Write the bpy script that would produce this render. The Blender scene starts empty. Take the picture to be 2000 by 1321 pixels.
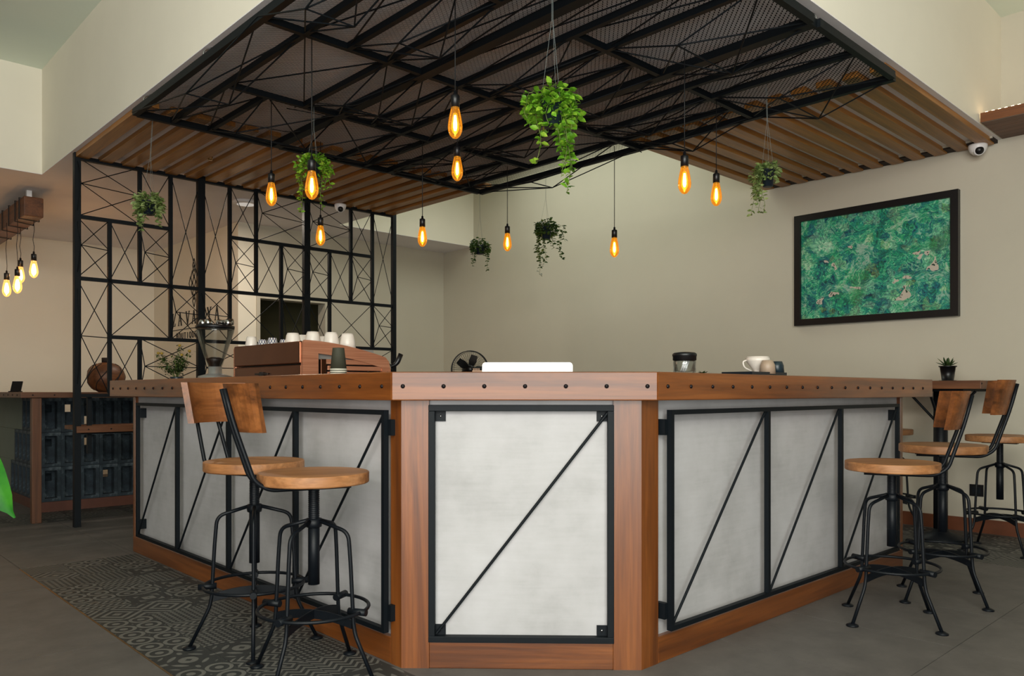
import bpy, bmesh, math, random
from mathutils import Vector, Matrix, Quaternion

random.seed(7)
scene = bpy.context.scene
COL = scene.collection
PI = math.pi

# ------------------------------------------------------------------ camera
CAM_H = 1.028
YAW = math.radians(46.6)
cd = bpy.data.cameras.new('camera')
cd.sensor_width = 36.0
cd.lens = 1541.0 / 2000.0 * 36.0
cd.shift_y = (765.0 - 660.5) / 2000.0
cd.clip_start = 0.05
cam = bpy.data.objects.new('camera', cd)
cam.location = (0, 0, CAM_H)
cam.rotation_euler = (PI / 2, 0, YAW - PI / 2)
COL.objects.link(cam)
scene.camera = cam

# ------------------------------------------------------------------ light and exposure
w = bpy.data.worlds.new('world')
scene.world = w
w.use_nodes = True
w.node_tree.nodes['Background'].inputs[0].default_value = (0.75, 0.86, 0.95, 1)
w.node_tree.nodes['Background'].inputs[1].default_value = 0.2


def area(name, loc, direction, width, height, power, color):
    l = bpy.data.lights.new(name, 'AREA')
    l.shape = 'RECTANGLE'
    l.size = width
    l.size_y = height
    l.energy = power
    l.color = color
    o = bpy.data.objects.new(name, l)
    o.location = loc
    o.rotation_euler = Vector(direction).to_track_quat('-Z', 'Y').to_euler()
    COL.objects.link(o)
    return o


# daylight through the glazed doors behind the camera (bounced up off the bright ground outside)
# and the roof light over the back of the bar
area('daylight_left_doors', (-2.56, -1.0, 1.25), (1, 0, 0.45), 3.0, 2.2, 118, (1.0, 0.96, 0.9))
area('daylight_front_doors', (-1.0, -2.56, 1.25), (0, 1, 0.45), 3.0, 2.2, 118, (0.94, 1.0, 0.96))
area('added_left_bulkhead_fill', (-2.58, -1.0, 3.08), (1, 0, 0), 3.0, 0.75, 105, (1.0, 0.97, 0.9))  # added unseen source, brightens the left bulkhead
area('added_front_bulkhead_fill', (-1.0, -2.58, 3.08), (0, 1, 0), 3.0, 0.75, 105, (1.0, 0.97, 0.9))  # added unseen source, brightens the right bulkhead
area('daylight_roof_light', (5.5, 5.3, 3.74), (0, 0, -1), 1.3, 2.6, 20, (0.93, 1.0, 0.86))

scene.view_settings.view_transform = 'Standard'
scene.view_settings.look = 'None'
scene.view_settings.exposure = 0.3
scene.view_settings.gamma = 1.0
scene.view_settings.use_curve_mapping = False


# ------------------------------------------------------------------ materials
def lin(c):
    return c / 12.92 if c <= 0.04045 else ((c + 0.055) / 1.055) ** 2.4


def rgb(r, g, b):
    return (lin(r / 255), lin(g / 255), lin(b / 255), 1)


class NT:
    def __init__(s, name):
        s.m = bpy.data.materials.new(name)
        s.m.use_nodes = True
        s.t = s.m.node_tree
        s.b = s.t.nodes['Principled BSDF']
        s.out = s.t.nodes['Material Output']

    def n(s, kind, **kw):
        nd = s.t.nodes.new(kind)
        for k, v in kw.items():
            if isinstance(k, str) and hasattr(nd, k):
                setattr(nd, k, v)
            else:
                nd.inputs[k].default_value = v
        return nd

    def l(s, a, b):
        s.t.links.new(a, b)

    def ramp(s, fac, stops):
        r = s.t.nodes.new('ShaderNodeValToRGB')
        e = r.color_ramp.elements
        while len(e) < len(stops):
            e.new(0.5)
        for i, (p, c) in enumerate(stops):
            e[i].position = p
            e[i].color = c
        s.l(fac, r.inputs[0])
        return r

    def math(s, op, a, b=None, c=None):
        m = s.t.nodes.new('ShaderNodeMath')
        m.operation = op
        for i, v in enumerate((a, b, c)):
            if v is None:
                continue
            if hasattr(v, 'is_output'):
                s.l(v, m.inputs[i])
            else:
                m.inputs[i].default_value = v
        return m.outputs[0]

    def mix(s, fac, a, b):
        m = s.t.nodes.new('ShaderNodeMix')
        m.data_type = 'RGBA'
        for sock, v in ((m.inputs[0], fac), (m.inputs[6], a), (m.inputs[7], b)):
            if hasattr(v, 'is_output'):
                s.l(v, sock)
            else:
                sock.default_value = v
        return m.outputs[2]

    def bump(s, h, strength=0.2, dist=0.01):
        b = s.t.nodes.new('ShaderNodeBump')
        b.inputs['Strength'].default_value = strength
        b.inputs['Distance'].default_value = dist
        s.l(h, b.inputs['Height'])
        s.l(b.outputs[0], s.b.inputs['Normal'])


M = {}


def plain(name, col, rough=0.5, metal=0.0, var=0.0, scale=8.0, bump=0.0, spec=None):
    n = NT(name)
    n.b.inputs['Roughness'].default_value = rough
    n.b.inputs['Metallic'].default_value = metal
    if spec is not None:
        n.b.inputs['Specular IOR Level'].default_value = spec
    if var > 0 or bump > 0:
        tc = n.n('ShaderNodeTexCoord')
        nz = n.n('ShaderNodeTexNoise', Scale=scale, Detail=6.0, Roughness=0.6)
        n.l(tc.outputs['Object'], nz.inputs['Vector'])
        lo = tuple(c * (1 - var) for c in col[:3]) + (1,)
        hi = tuple(min(1, c * (1 + var)) for c in col[:3]) + (1,)
        r = n.ramp(nz.outputs['Fac'], [(0.3, lo), (0.7, hi)])
        n.l(r.outputs[0], n.b.inputs['Base Color'])
        if bump > 0:
            n.bump(nz.outputs['Fac'], bump, 0.01)
    else:
        n.b.inputs['Base Color'].default_value = col
    M[name] = n.m
    return n.m


def wood(name, dark, mid, light, axis, rough=0.45, dens=1.0, spec=0.5, coat=0.0):
    """grain runs along the given axis of the object"""
    n = NT(name)
    tc = n.n('ShaderNodeTexCoord')
    oi = n.n('ShaderNodeObjectInfo')
    mp = n.n('ShaderNodeMapping')
    sc = [14.0 * dens] * 3
    sc[axis] = 0.9 * dens
    mp.inputs['Scale'].default_value = sc
    n.l(tc.outputs['Object'], mp.inputs['Vector'])
    off = n.n('ShaderNodeCombineXYZ')
    rnd = n.math('MULTIPLY', oi.outputs['Random'], 37.0)
    for i in range(3):
        n.l(rnd, off.inputs[i])
    n.l(off.outputs[0], mp.inputs['Location'])
    n1 = n.n('ShaderNodeTexNoise', Scale=1.0, Detail=5.0, Roughness=0.65, Distortion=0.6)
    n.l(mp.outputs[0], n1.inputs['Vector'])
    mp2 = n.n('ShaderNodeMapping')
    sc2 = [90.0 * dens] * 3
    sc2[axis] = 2.2 * dens
    mp2.inputs['Scale'].default_value = sc2
    n.l(tc.outputs['Object'], mp2.inputs['Vector'])
    n2 = n.n('ShaderNodeTexNoise', Scale=1.0, Detail=3.0, Roughness=0.6)
    n.l(mp2.outputs[0], n2.inputs['Vector'])
    r = n.ramp(n1.outputs['Fac'], [(0.28, dark), (0.5, mid), (0.74, light)])
    r2 = n.ramp(n2.outputs['Fac'], [(0.35, (0.72, 0.72, 0.72, 1)), (0.6, (1, 1, 1, 1))])
    mx = n.t.nodes.new('ShaderNodeMix')
    mx.data_type = 'RGBA'
    mx.blend_type = 'MULTIPLY'
    mx.inputs[0].default_value = 0.8
    n.l(r.outputs[0], mx.inputs[6])
    n.l(r2.outputs[0], mx.inputs[7])
    hv = n.n('ShaderNodeHueSaturation')
    vv = n.math('MULTIPLY_ADD', oi.outputs['Random'], 0.3, 0.85)
    n.l(vv, hv.inputs['Value'])
    n.l(mx.outputs[2], hv.inputs['Color'])
    n.l(hv.outputs[0], n.b.inputs['Base Color'])
    n.b.inputs['Roughness'].default_value = rough
    n.b.inputs['Specular IOR Level'].default_value = spec
    n.b.inputs['Coat Weight'].default_value = coat
    n.b.inputs['Coat Roughness'].default_value = 0.3
    n.bump(n2.outputs['Fac'], 0.12, 0.004)
    M[name] = n.m
    return n.m


AXN = 'xyz'
for a in range(3):
    wood('bar_wood_' + AXN[a], rgb(78, 38, 11), rgb(116, 62, 20), rgb(146, 84, 34), a, 0.38, spec=0.4, coat=0.6)
    wood('slat_wood_' + AXN[a], rgb(118, 74, 28), rgb(160, 106, 44), rgb(188, 130, 62), a, 0.4)
    wood('seat_wood_' + AXN[a], rgb(116, 72, 40), rgb(166, 112, 68), rgb(196, 144, 98), a, 0.5, 0.8)
    wood('dark_wood_' + AXN[a], rgb(70, 40, 22), rgb(104, 62, 34), rgb(128, 80, 46), a, 0.5)
wood('back_wood_x', rgb(70, 38, 16), rgb(122, 70, 32), rgb(160, 98, 50), 0, 0.42, 0.8)

plain('shaded_plaster', rgb(200, 193, 176), 0.85, var=0.03, scale=1.3, bump=0.05)  # same paint as the bulkheads, darkened to hold the walls' shade
plain('cream_plaster', rgb(240, 233, 216), 0.85, var=0.03, scale=1.1, bump=0.05)
plain('grey_wall', rgb(120, 112, 100), 0.9, var=0.03, scale=2.0)
plain('desk_plaster', rgb(120, 128, 116), 0.9, var=0.06, scale=5.0)
plain('grey_soffit', rgb(236, 231, 232), 0.9, var=0.03, scale=2.0)
plain('green_lit_ceiling', rgb(236, 246, 233), 0.9, var=0.02, scale=1.0)  # green tint of foliage daylight put into the ceiling colour
plain('olive_wall', rgb(120, 116, 84), 0.9, var=0.05, scale=2.0)
plain('black_steel', rgb(11, 17, 22), 0.55, 0.0, var=0.15, scale=30, spec=0.2)
plain('stool_steel', rgb(10, 15, 21), 0.45, 0.0, spec=0.25)
plain('bolt_steel', rgb(30, 26, 30), 0.4, 0.6)
plain('screw_metal', rgb(170, 170, 170), 0.3, 1.0)
plain('chrome', rgb(205, 205, 205), 0.16, 1.0)
plain('silver_body', rgb(172, 172, 170), 0.38, 0.7, var=0.04)
plain('black_plastic', rgb(14, 15, 18), 0.38)
plain('pot_plastic', rgb(24, 34, 44), 0.4)
plain('white_plastic', rgb(235, 232, 232), 0.35)
plain('white_ceramic', rgb(222, 212, 202), 0.22)
plain('beige_ceramic', rgb(164, 142, 122), 0.45, var=0.05)
plain('dark_ceramic', rgb(30, 44, 52), 0.3)
plain('tray_black', rgb(18, 26, 34), 0.35)
plain('olive_paper', rgb(52, 52, 38), 0.75)
plain('cup_rim', rgb(200, 196, 180), 0.6)
plain('string', rgb(120, 128, 126), 0.6)
plain('cord_black', rgb(14, 16, 18), 0.6)
plain('soil', rgb(60, 46, 34), 0.95, var=0.3, scale=60)
plain('gravel', rgb(176, 160, 146), 0.9, var=0.4, scale=120)
plain('stem_green', rgb(96, 112, 50), 0.6)
plain('beans', rgb(36, 22, 14), 0.5, var=0.4, scale=150)
plain('flower_yellow', rgb(150, 122, 40), 0.6)
plain('baseboard_wood', rgb(112, 62, 36), 0.5, var=0.15, scale=6)
plain('plinth_brown', rgb(92, 52, 38), 0.6, var=0.15, scale=6)
plain('copper_dark', rgb(120, 76, 54), 0.14, 0.9, var=0.12, scale=6)
plain('sign_black', rgb(34, 36, 34), 0.7)
plain('brass_trim', rgb(150, 120, 80), 0.35, 0.8)
plain('filter_paper', rgb(206, 196, 186), 0.9)
plain('book_tan', rgb(172, 140, 118), 0.8)
plain('grout', rgb(92, 88, 84), 0.95, var=0.1, scale=20)
plain('brown_black', rgb(36, 22, 16), 0.8)
plain('spot_brass', rgb(160, 130, 90), 0.3, 1.0)


def leafmat(name, c1, c2, c3):
    n = NT(name)
    tc = n.n('ShaderNodeTexCoord')
    nz = n.n('ShaderNodeTexNoise', Scale=22.0, Detail=3.0)
    n.l(tc.outputs['Object'], nz.inputs['Vector'])
    r = n.ramp(nz.outputs['Fac'], [(0.32, c1), (0.5, c2), (0.7, c3)])
    n.l(r.outputs[0], n.b.inputs['Base Color'])
    n.b.inputs['Roughness'].default_value = 0.45
    tr = n.n('ShaderNodeBsdfTranslucent')
    n.l(r.outputs[0], tr.inputs['Color'])
    ms = n.n('ShaderNodeMixShader')
    ms.inputs[0].default_value = 0.3
    n.l(n.b.outputs[0], ms.inputs[1])
    n.l(tr.outputs[0], ms.inputs[2])
    n.l(ms.outputs[0], n.out.inputs[0])
    M[name] = n.m


leafmat('leaf_bright', rgb(70, 120, 24), rgb(112, 168, 40), rgb(172, 206, 70))
leafmat('leaf_grey', rgb(78, 104, 50), rgb(128, 150, 86), rgb(176, 188, 130))
leafmat('leaf_dark', rgb(30, 50, 20), rgb(52, 78, 32), rgb(88, 108, 48))
leafmat('leaf_big', rgb(14, 74, 8), rgb(24, 100, 12), rgb(48, 122, 18))


def floor_tile_mat():
    n = NT('floor_tile')
    tc = n.n('ShaderNodeTexCoord')
    oi = n.n('ShaderNodeObjectInfo')
    nz = n.n('ShaderNodeTexNoise', Scale=6.0, Detail=8.0, Roughness=0.7)
    va = n.n('ShaderNodeVectorMath')
    va.operation = 'ADD'
    n.l(tc.outputs['Object'], va.inputs[0])
    n.l(oi.outputs['Location'], va.inputs[1])
    n.l(va.outputs[0], nz.inputs['Vector'])
    r = n.ramp(nz.outputs['Fac'], [(0.3, rgb(88, 84, 81)), (0.7, rgb(108, 103, 99))])
    n.l(r.outputs[0], n.b.inputs['Base Color'])
    n.b.inputs['Roughness'].default_value = 0.5
    n.b.inputs['Specular IOR Level'].default_value = 0.2
    M['floor_tile'] = n.m


floor_tile_mat()


def pattern_tile(i):
    n = NT('patterned_tile_%d' % i)
    tc = n.n('ShaderNodeTexCoord')
    sp = n.n('ShaderNodeSeparateXYZ')
    n.l(tc.outputs['Generated'], sp.inputs[0])
    x = n.math('SUBTRACT', sp.outputs[0], 0.5)
    y = n.math('SUBTRACT', sp.outputs[1], 0.5)
    rad = n.math('SQRT', n.math('ADD', n.math('MULTIPLY', x, x), n.math('MULTIPLY', y, y)))
    ax = n.math('ABSOLUTE', x)
    ay = n.math('ABSOLUTE', y)
    man = n.math('ADD', ax, ay)
    cheb = n.math('MAXIMUM', ax, ay)
    if i == 0:      # four small rings
        fx = n.math('SUBTRACT', n.math('FRACT', n.math('MULTIPLY', sp.outputs[0], 2.0)), 0.5)
        fy = n.math('SUBTRACT', n.math('FRACT', n.math('MULTIPLY', sp.outputs[1], 2.0)), 0.5)
        rr = n.math('SQRT', n.math('ADD', n.math('MULTIPLY', fx, fx), n.math('MULTIPLY', fy, fy)))
        v = n.math('SINE', n.math('MULTIPLY', rr, 19.0))
    elif i == 1:    # nested diamonds
        v = n.math('SINE', n.math('MULTIPLY', man, 26.0))
    elif i == 2:    # lattice of diagonal strips
        v = n.math('MULTIPLY', n.math('SINE', n.math('MULTIPLY', n.math('ADD', x, y), 25.0)),
                   n.math('SINE', n.math('MULTIPLY', n.math('SUBTRACT', x, y), 25.0)))
    elif i == 3:    # petals
        fx = n.math('SUBTRACT', 0.5, ax)
        fy = n.math('SUBTRACT', 0.5, ay)
        rr = n.math('SQRT', n.math('ADD', n.math('MULTIPLY', fx, fx), n.math('MULTIPLY', fy, fy)))
        v = n.math('MULTIPLY', n.math('SINE', n.math('MULTIPLY', rr, 14.0)), n.math('SINE', n.math('MULTIPLY', rad, 17.0)))
    elif i == 4:    # zigzag
        z = n.math('ABSOLUTE', n.math('SUBTRACT', n.math('FRACT', n.math('MULTIPLY', sp.outputs[0], 3.0)), 0.5))
        v = n.math('SINE', n.math('MULTIPLY', n.math('ADD', z, n.math('MULTIPLY', sp.outputs[1], 3.0)), 12.6))
    else:           # squares and a round
        v = n.math('MULTIPLY', n.math('SINE', n.math('MULTIPLY', cheb, 22.0)), n.math('SINE', n.math('MULTIPLY', rad, 12.0)))
    nz = n.n('ShaderNodeTexNoise', Scale=3.0, Detail=4.0)
    n.l(tc.outputs['Object'], nz.inputs['Vector'])
    v2 = n.math('ADD', v, n.math('MULTIPLY', n.math('SUBTRACT', nz.outputs['Fac'], 0.5), 0.8))
    r = n.ramp(v2, [(0.0, rgb(56, 57, 56)), (0.12, rgb(56, 57, 56)), (0.2, rgb(104, 103, 98)), (1.0, rgb(110, 108, 102))])
    n.l(r.outputs[0], n.b.inputs['Base Color'])
    n.b.inputs['Roughness'].default_value = 0.5
    n.b.inputs['Specular IOR Level'].default_value = 0.2
    M['ptile%d' % i] = n.m


for i in range(6):
    pattern_tile(i)


def panel_mat():
    n = NT('cement_panel')
    tc = n.n('ShaderNodeTexCoord')
    nz = n.n('ShaderNodeTexNoise', Scale=2.6, Detail=8.0, Roughness=0.62)
    n.l(tc.outputs['Object'], nz.inputs['Vector'])
    mp = n.n('ShaderNodeMapping')
    mp.inputs['Scale'].default_value = (5, 5, 60)
    n.l(tc.outputs['Object'], mp.inputs['Vector'])
    n2 = n.n('ShaderNodeTexNoise', Scale=1.0, Detail=4.0)
    n.l(mp.outputs[0], n2.inputs['Vector'])
    f = n.math('MULTIPLY_ADD', n2.outputs['Fac'], 0.15, n.math('MULTIPLY', nz.outputs['Fac'], 0.85))
    r = n.ramp(f, [(0.3, rgb(156, 154, 154)), (0.5, rgb(178, 176, 177)), (0.7, rgb(190, 188, 190))])
    n.l(r.outputs[0], n.b.inputs['Base Color'])
    n.b.inputs['Roughness'].default_value = 0.75
    n.bump(n2.outputs['Fac'], 0.06, 0.004)
    M['cement_panel'] = n.m


panel_mat()


def block_mat():
    n = NT('painted_block')
    tc = n.n('ShaderNodeTexCoord')
    nz = n.n('ShaderNodeTexNoise', Scale=9.0, Detail=7.0, Roughness=0.7)
    n.l(tc.outputs['Object'], nz.inputs['Vector'])
    r = n.ramp(nz.outputs['Fac'], [(0.35, rgb(34, 42, 50)), (0.52, rgb(48, 60, 68)), (0.72, rgb(116, 128, 134))])
    n.l(r.outputs[0], n.b.inputs['Base Color'])
    n.b.inputs['Roughness'].default_value = 0.85
    n.bump(nz.outputs['Fac'], 0.3, 0.01)
    M['painted_block'] = n.m


block_mat()


def copper_brushed():
    n = NT('copper_brushed')
    tc = n.n('ShaderNodeTexCoord')
    mp = n.n('ShaderNodeMapping')
    mp.inputs['Scale'].default_value = (2.5, 2.5, 120)
    n.l(tc.outputs['Object'], mp.inputs['Vector'])
    nz = n.n('ShaderNodeTexNoise', Scale=1.0, Detail=4.0)
    n.l(mp.outputs[0], nz.inputs['Vector'])
    r = n.ramp(nz.outputs['Fac'], [(0.2, rgb(176, 108, 80)), (0.5, rgb(208, 140, 108)), (0.8, rgb(226, 166, 134))])
    n.l(r.outputs[0], n.b.inputs['Base Color'])
    n.b.inputs['Metallic'].default_value = 0.55
    n.b.inputs['Roughness'].default_value = 0.32
    M['copper_brushed'] = n.m


copper_brushed()


def glass(name, col, gloss=0.12, emis=None, estr=0.0, trans=1.0):
    n = NT(name)
    tr = n.n('ShaderNodeBsdfTransparent')
    tr.inputs[0].default_value = col
    gl = n.n('ShaderNodeBsdfGlossy')
    gl.inputs['Roughness'].default_value = 0.05
    lw = n.n('ShaderNodeLayerWeight')
    lw.inputs[0].default_value = 0.25
    f = n.math('MULTIPLY_ADD', lw.outputs['Fresnel'], 0.6, gloss * 0.3)
    ms = n.n('ShaderNodeMixShader')
    n.l(f, ms.inputs[0])
    n.l(tr.outputs[0], ms.inputs[1])
    n.l(gl.outputs[0], ms.inputs[2])
    last = ms
    if emis:
        em = n.n('ShaderNodeEmission')
        em.inputs[0].default_value = emis
        em.inputs[1].default_value = estr
        ad = n.n('ShaderNodeAddShader')
        n.l(last.outputs[0], ad.inputs[0])
        n.l(em.outputs[0], ad.inputs[1])
        last = ad
    n.l(last.outputs[0], n.out.inputs[0])
    M[name] = n.m


glass('clear_glass', (0.9, 0.92, 0.92, 1))
glass('amber_glass', (0.95, 0.55, 0.14, 1), 0.2, (1.0, 0.42, 0.03, 1), 0.2)
glass('inner_glow', (1.0, 0.9, 0.6, 1), 0.0, (1.0, 0.56, 0.1, 1), 0.75)
glass('inner_glow_warm', (1.0, 0.95, 0.85, 1), 0.0, (1.0, 0.74, 0.42, 1), 4.0)
glass('warm_glass', (0.98, 0.75, 0.45, 1), 0.2, (1.0, 0.45, 0.12, 1), 0.6)


def emit(name, col, s):
    n = NT(name)
    em = n.n('ShaderNodeEmission')
    em.inputs[0].default_value = col
    em.inputs[1].default_value = s
    n.l(em.outputs[0], n.out.inputs[0])
    M[name] = n.m


emit('filament_glow', (1.0, 0.66, 0.34, 1), 62.0)
emit('filament_glow_warm', (1.0, 0.66, 0.42, 1), 150.0)
emit('added_disc_glow', (1.0, 0.9, 0.78, 1), 0.4)  # glow added to the unlit ceiling disc
emit('led_glow', (1.0, 0.72, 0.4, 1), 14.0)


def painting_mat(h, wdt):
    """jungle brushwork: object x across, z up, metres"""
    n = NT('painted_canvas')
    tc = n.n('ShaderNodeTexCoord')
    n0 = n.n('ShaderNodeTexNoise', Scale=5.0, Detail=3.0)
    n.l(tc.outputs['Object'], n0.inputs['Vector'])
    wv = n.n('ShaderNodeVectorMath')
    wv.operation = 'MULTIPLY_ADD'
    n.l(n0.outputs['Color'], wv.inputs[0])
    wv.inputs[1].default_value = (0.5, 0.5, 0.5)
    n.l(tc.outputs['Object'], wv.inputs[2])
    big = n.n('ShaderNodeTexNoise', Scale=4.5, Detail=4.0, Roughness=0.6)
    n.l(wv.outputs[0], big.inputs['Vector'])
    mp = n.n('ShaderNodeMapping')
    mp.inputs['Scale'].default_value = (20, 20, 64)
    mp.inputs['Rotation'].default_value = (0, 0.5, 0)
    n.l(wv.outputs[0], mp.inputs['Vector'])
    st = n.n('ShaderNodeTexNoise', Scale=1.0, Detail=4.0, Roughness=0.65, Distortion=1.2)
    n.l(mp.outputs[0], st.inputs['Vector'])
    f = n.math('MULTIPLY_ADD', st.outputs['Fac'], 0.55, n.math('MULTIPLY', big.outputs['Fac'], 0.5))
    r = n.ramp(f, [(0.43, rgb(6, 40, 58)), (0.485, rgb(20, 120, 140)), (0.52, rgb(24, 164, 104)),
                   (0.55, rgb(80, 210, 160)), (0.61, rgb(205, 238, 210))])
    n3 = n.n('ShaderNodeTexNoise', Scale=3.2, Detail=2.0)
    n.l(tc.outputs['Object'], n3.inputs['Vector'])
    warm = n.ramp(n3.outputs['Fac'], [(0.58, (0, 0, 0, 1)), (0.7, (1, 1, 1, 1))])
    c1 = n.mix(n.math('MULTIPLY', warm.outputs[0], 0.45), r.outputs[0], rgb(104, 150, 30))
    # fan palms: strokes radiating from scattered centres, each clump with its own green
    def fronds(scale, rays, seedoff):
        mo = n.n('ShaderNodeVectorMath')
        mo.operation = 'MULTIPLY_ADD'
        n.l(tc.outputs['Object'], mo.inputs[0])
        mo.inputs[1].default_value = (1, 0, 1)
        mo.inputs[2].default_value = (seedoff, 0, seedoff * 0.7)
        vo = n.n('ShaderNodeTexVoronoi', Scale=scale)
        n.l(mo.outputs[0], vo.inputs['Vector'])
        df = n.n('ShaderNodeVectorMath')
        df.operation = 'SUBTRACT'
        n.l(mo.outputs[0], df.inputs[0])
        n.l(vo.outputs['Position'], df.inputs[1])
        se = n.n('ShaderNodeSeparateXYZ')
        n.l(df.outputs[0], se.inputs[0])
        an = n.math('ARCTAN2', se.outputs[2], se.outputs[0])
        wob = n.math('MULTIPLY', n.math('SUBTRACT', st.outputs['Fac'], 0.5), 9.0)
        sn = n.math('SINE', n.math('ADD', n.math('MULTIPLY', an, rays), wob))
        cs = n.n('ShaderNodeSeparateColor')
        n.l(vo.outputs['Color'], cs.inputs[0])
        return sn, cs.outputs[0], cs.outputs[1], vo.outputs['Distance']
    sn1, ra1, rb1, ds1 = fronds(7.0, 11.0, 3.1)
    sn2, ra2, rb2, ds2 = fronds(16.0, 7.0, 9.7)
    pal = [(0.0, rgb(10, 70, 96)), (0.25, rgb(20, 130, 140)), (0.45, rgb(20, 160, 80)), (0.65, rgb(50, 190, 140)), (0.85, rgb(170, 230, 190)), (1.0, rgb(150, 180, 60))]
    k1 = n.ramp(ra1, pal).outputs[0]
    k2 = n.ramp(ra2, pal).outputs[0]
    base_ = n.mix(n.ramp(rb2, [(0.45, (0, 0, 0, 1)), (0.55, (1, 1, 1, 1))]).outputs[0], k1, k2)
    dk = n.ramp(n.mix(n.math('GREATER_THAN', rb2, 0.5), sn1, sn2), [(0.0, (1, 1, 1, 1)), (0.45, (0, 0, 0, 1))]).outputs[0]
    fr_ = n.mix(n.math('MULTIPLY', dk, 0.6), base_, rgb(6, 44, 52))
    c1 = n.mix(0.42, c1, fr_)
    # dark drawn lines
    ln = n.n('ShaderNodeTexNoise', Scale=1.0, Detail=2.0, Distortion=1.5)
    mp2 = n.n('ShaderNodeMapping')
    mp2.inputs['Scale'].default_value = (30, 30, 60)
    mp2.inputs['Rotation'].default_value = (0, -0.7, 0)
    n.l(wv.outputs[0], mp2.inputs['Vector'])
    n.l(mp2.outputs[0], ln.inputs['Vector'])
    d = n.math('ABSOLUTE', n.math('SUBTRACT', ln.outputs['Fac'], 0.5))
    lm = n.ramp(d, [(0.0, (1, 1, 1, 1)), (0.045, (0, 0, 0, 1))])
    c2 = n.mix(n.math('MULTIPLY', lm.outputs[0], 0.55), c1, rgb(6, 28, 32))
    # pale blotched patches among the leaves
    mask = None
    for (px, pz, ra, rb) in ((-0.33, 0.02, 0.05, 0.03), (-0.2, 0.11, 0.03, 0.05), (-0.37, -0.25, 0.07, 0.045),
                             (-0.06, -0.14, 0.085, 0.04), (0.27, -0.15, 0.06, 0.05), (0.43, -0.03, 0.03, 0.07), (0.22, -0.27, 0.08, 0.03)):
        vs = n.n('ShaderNodeVectorMath')
        vs.operation = 'SUBTRACT'
        n.l(wv.outputs[0], vs.inputs[0])
        vs.inputs[1].default_value = (px + 0.25, 0.25, pz + 0.25)
        vm = n.n('ShaderNodeVectorMath')
        vm.operation = 'MULTIPLY'
        n.l(vs.outputs[0], vm.inputs[0])
        vm.inputs[1].default_value = (1.35 / ra, 0, 1.35 / rb)
        ln2 = n.n('ShaderNodeVectorMath')
        ln2.operation = 'LENGTH'
        n.l(vm.outputs[0], ln2.inputs[0])
        g = n.math('LESS_THAN', ln2.outputs['Value'], 1.0)
        mask = g if mask is None else n.math('MAXIMUM', mask, g)
    vor = n.n('ShaderNodeTexVoronoi', Scale=30.0)
    n.l(wv.outputs[0], vor.inputs['Vector'])
    sp = n.math('LESS_THAN', vor.outputs['Distance'], 0.33)
    pale = n.mix(sp, rgb(206, 190, 176), rgb(20, 24, 24))
    c3 = n.mix(n.math('MULTIPLY', mask, 0.9), c2, pale)
    n.l(c3, n.b.inputs['Base Color'])
    n.b.inputs['Roughness'].default_value = 0.5
    M['painted_canvas'] = n.m


painting_mat(0.9, 1.2)


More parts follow.
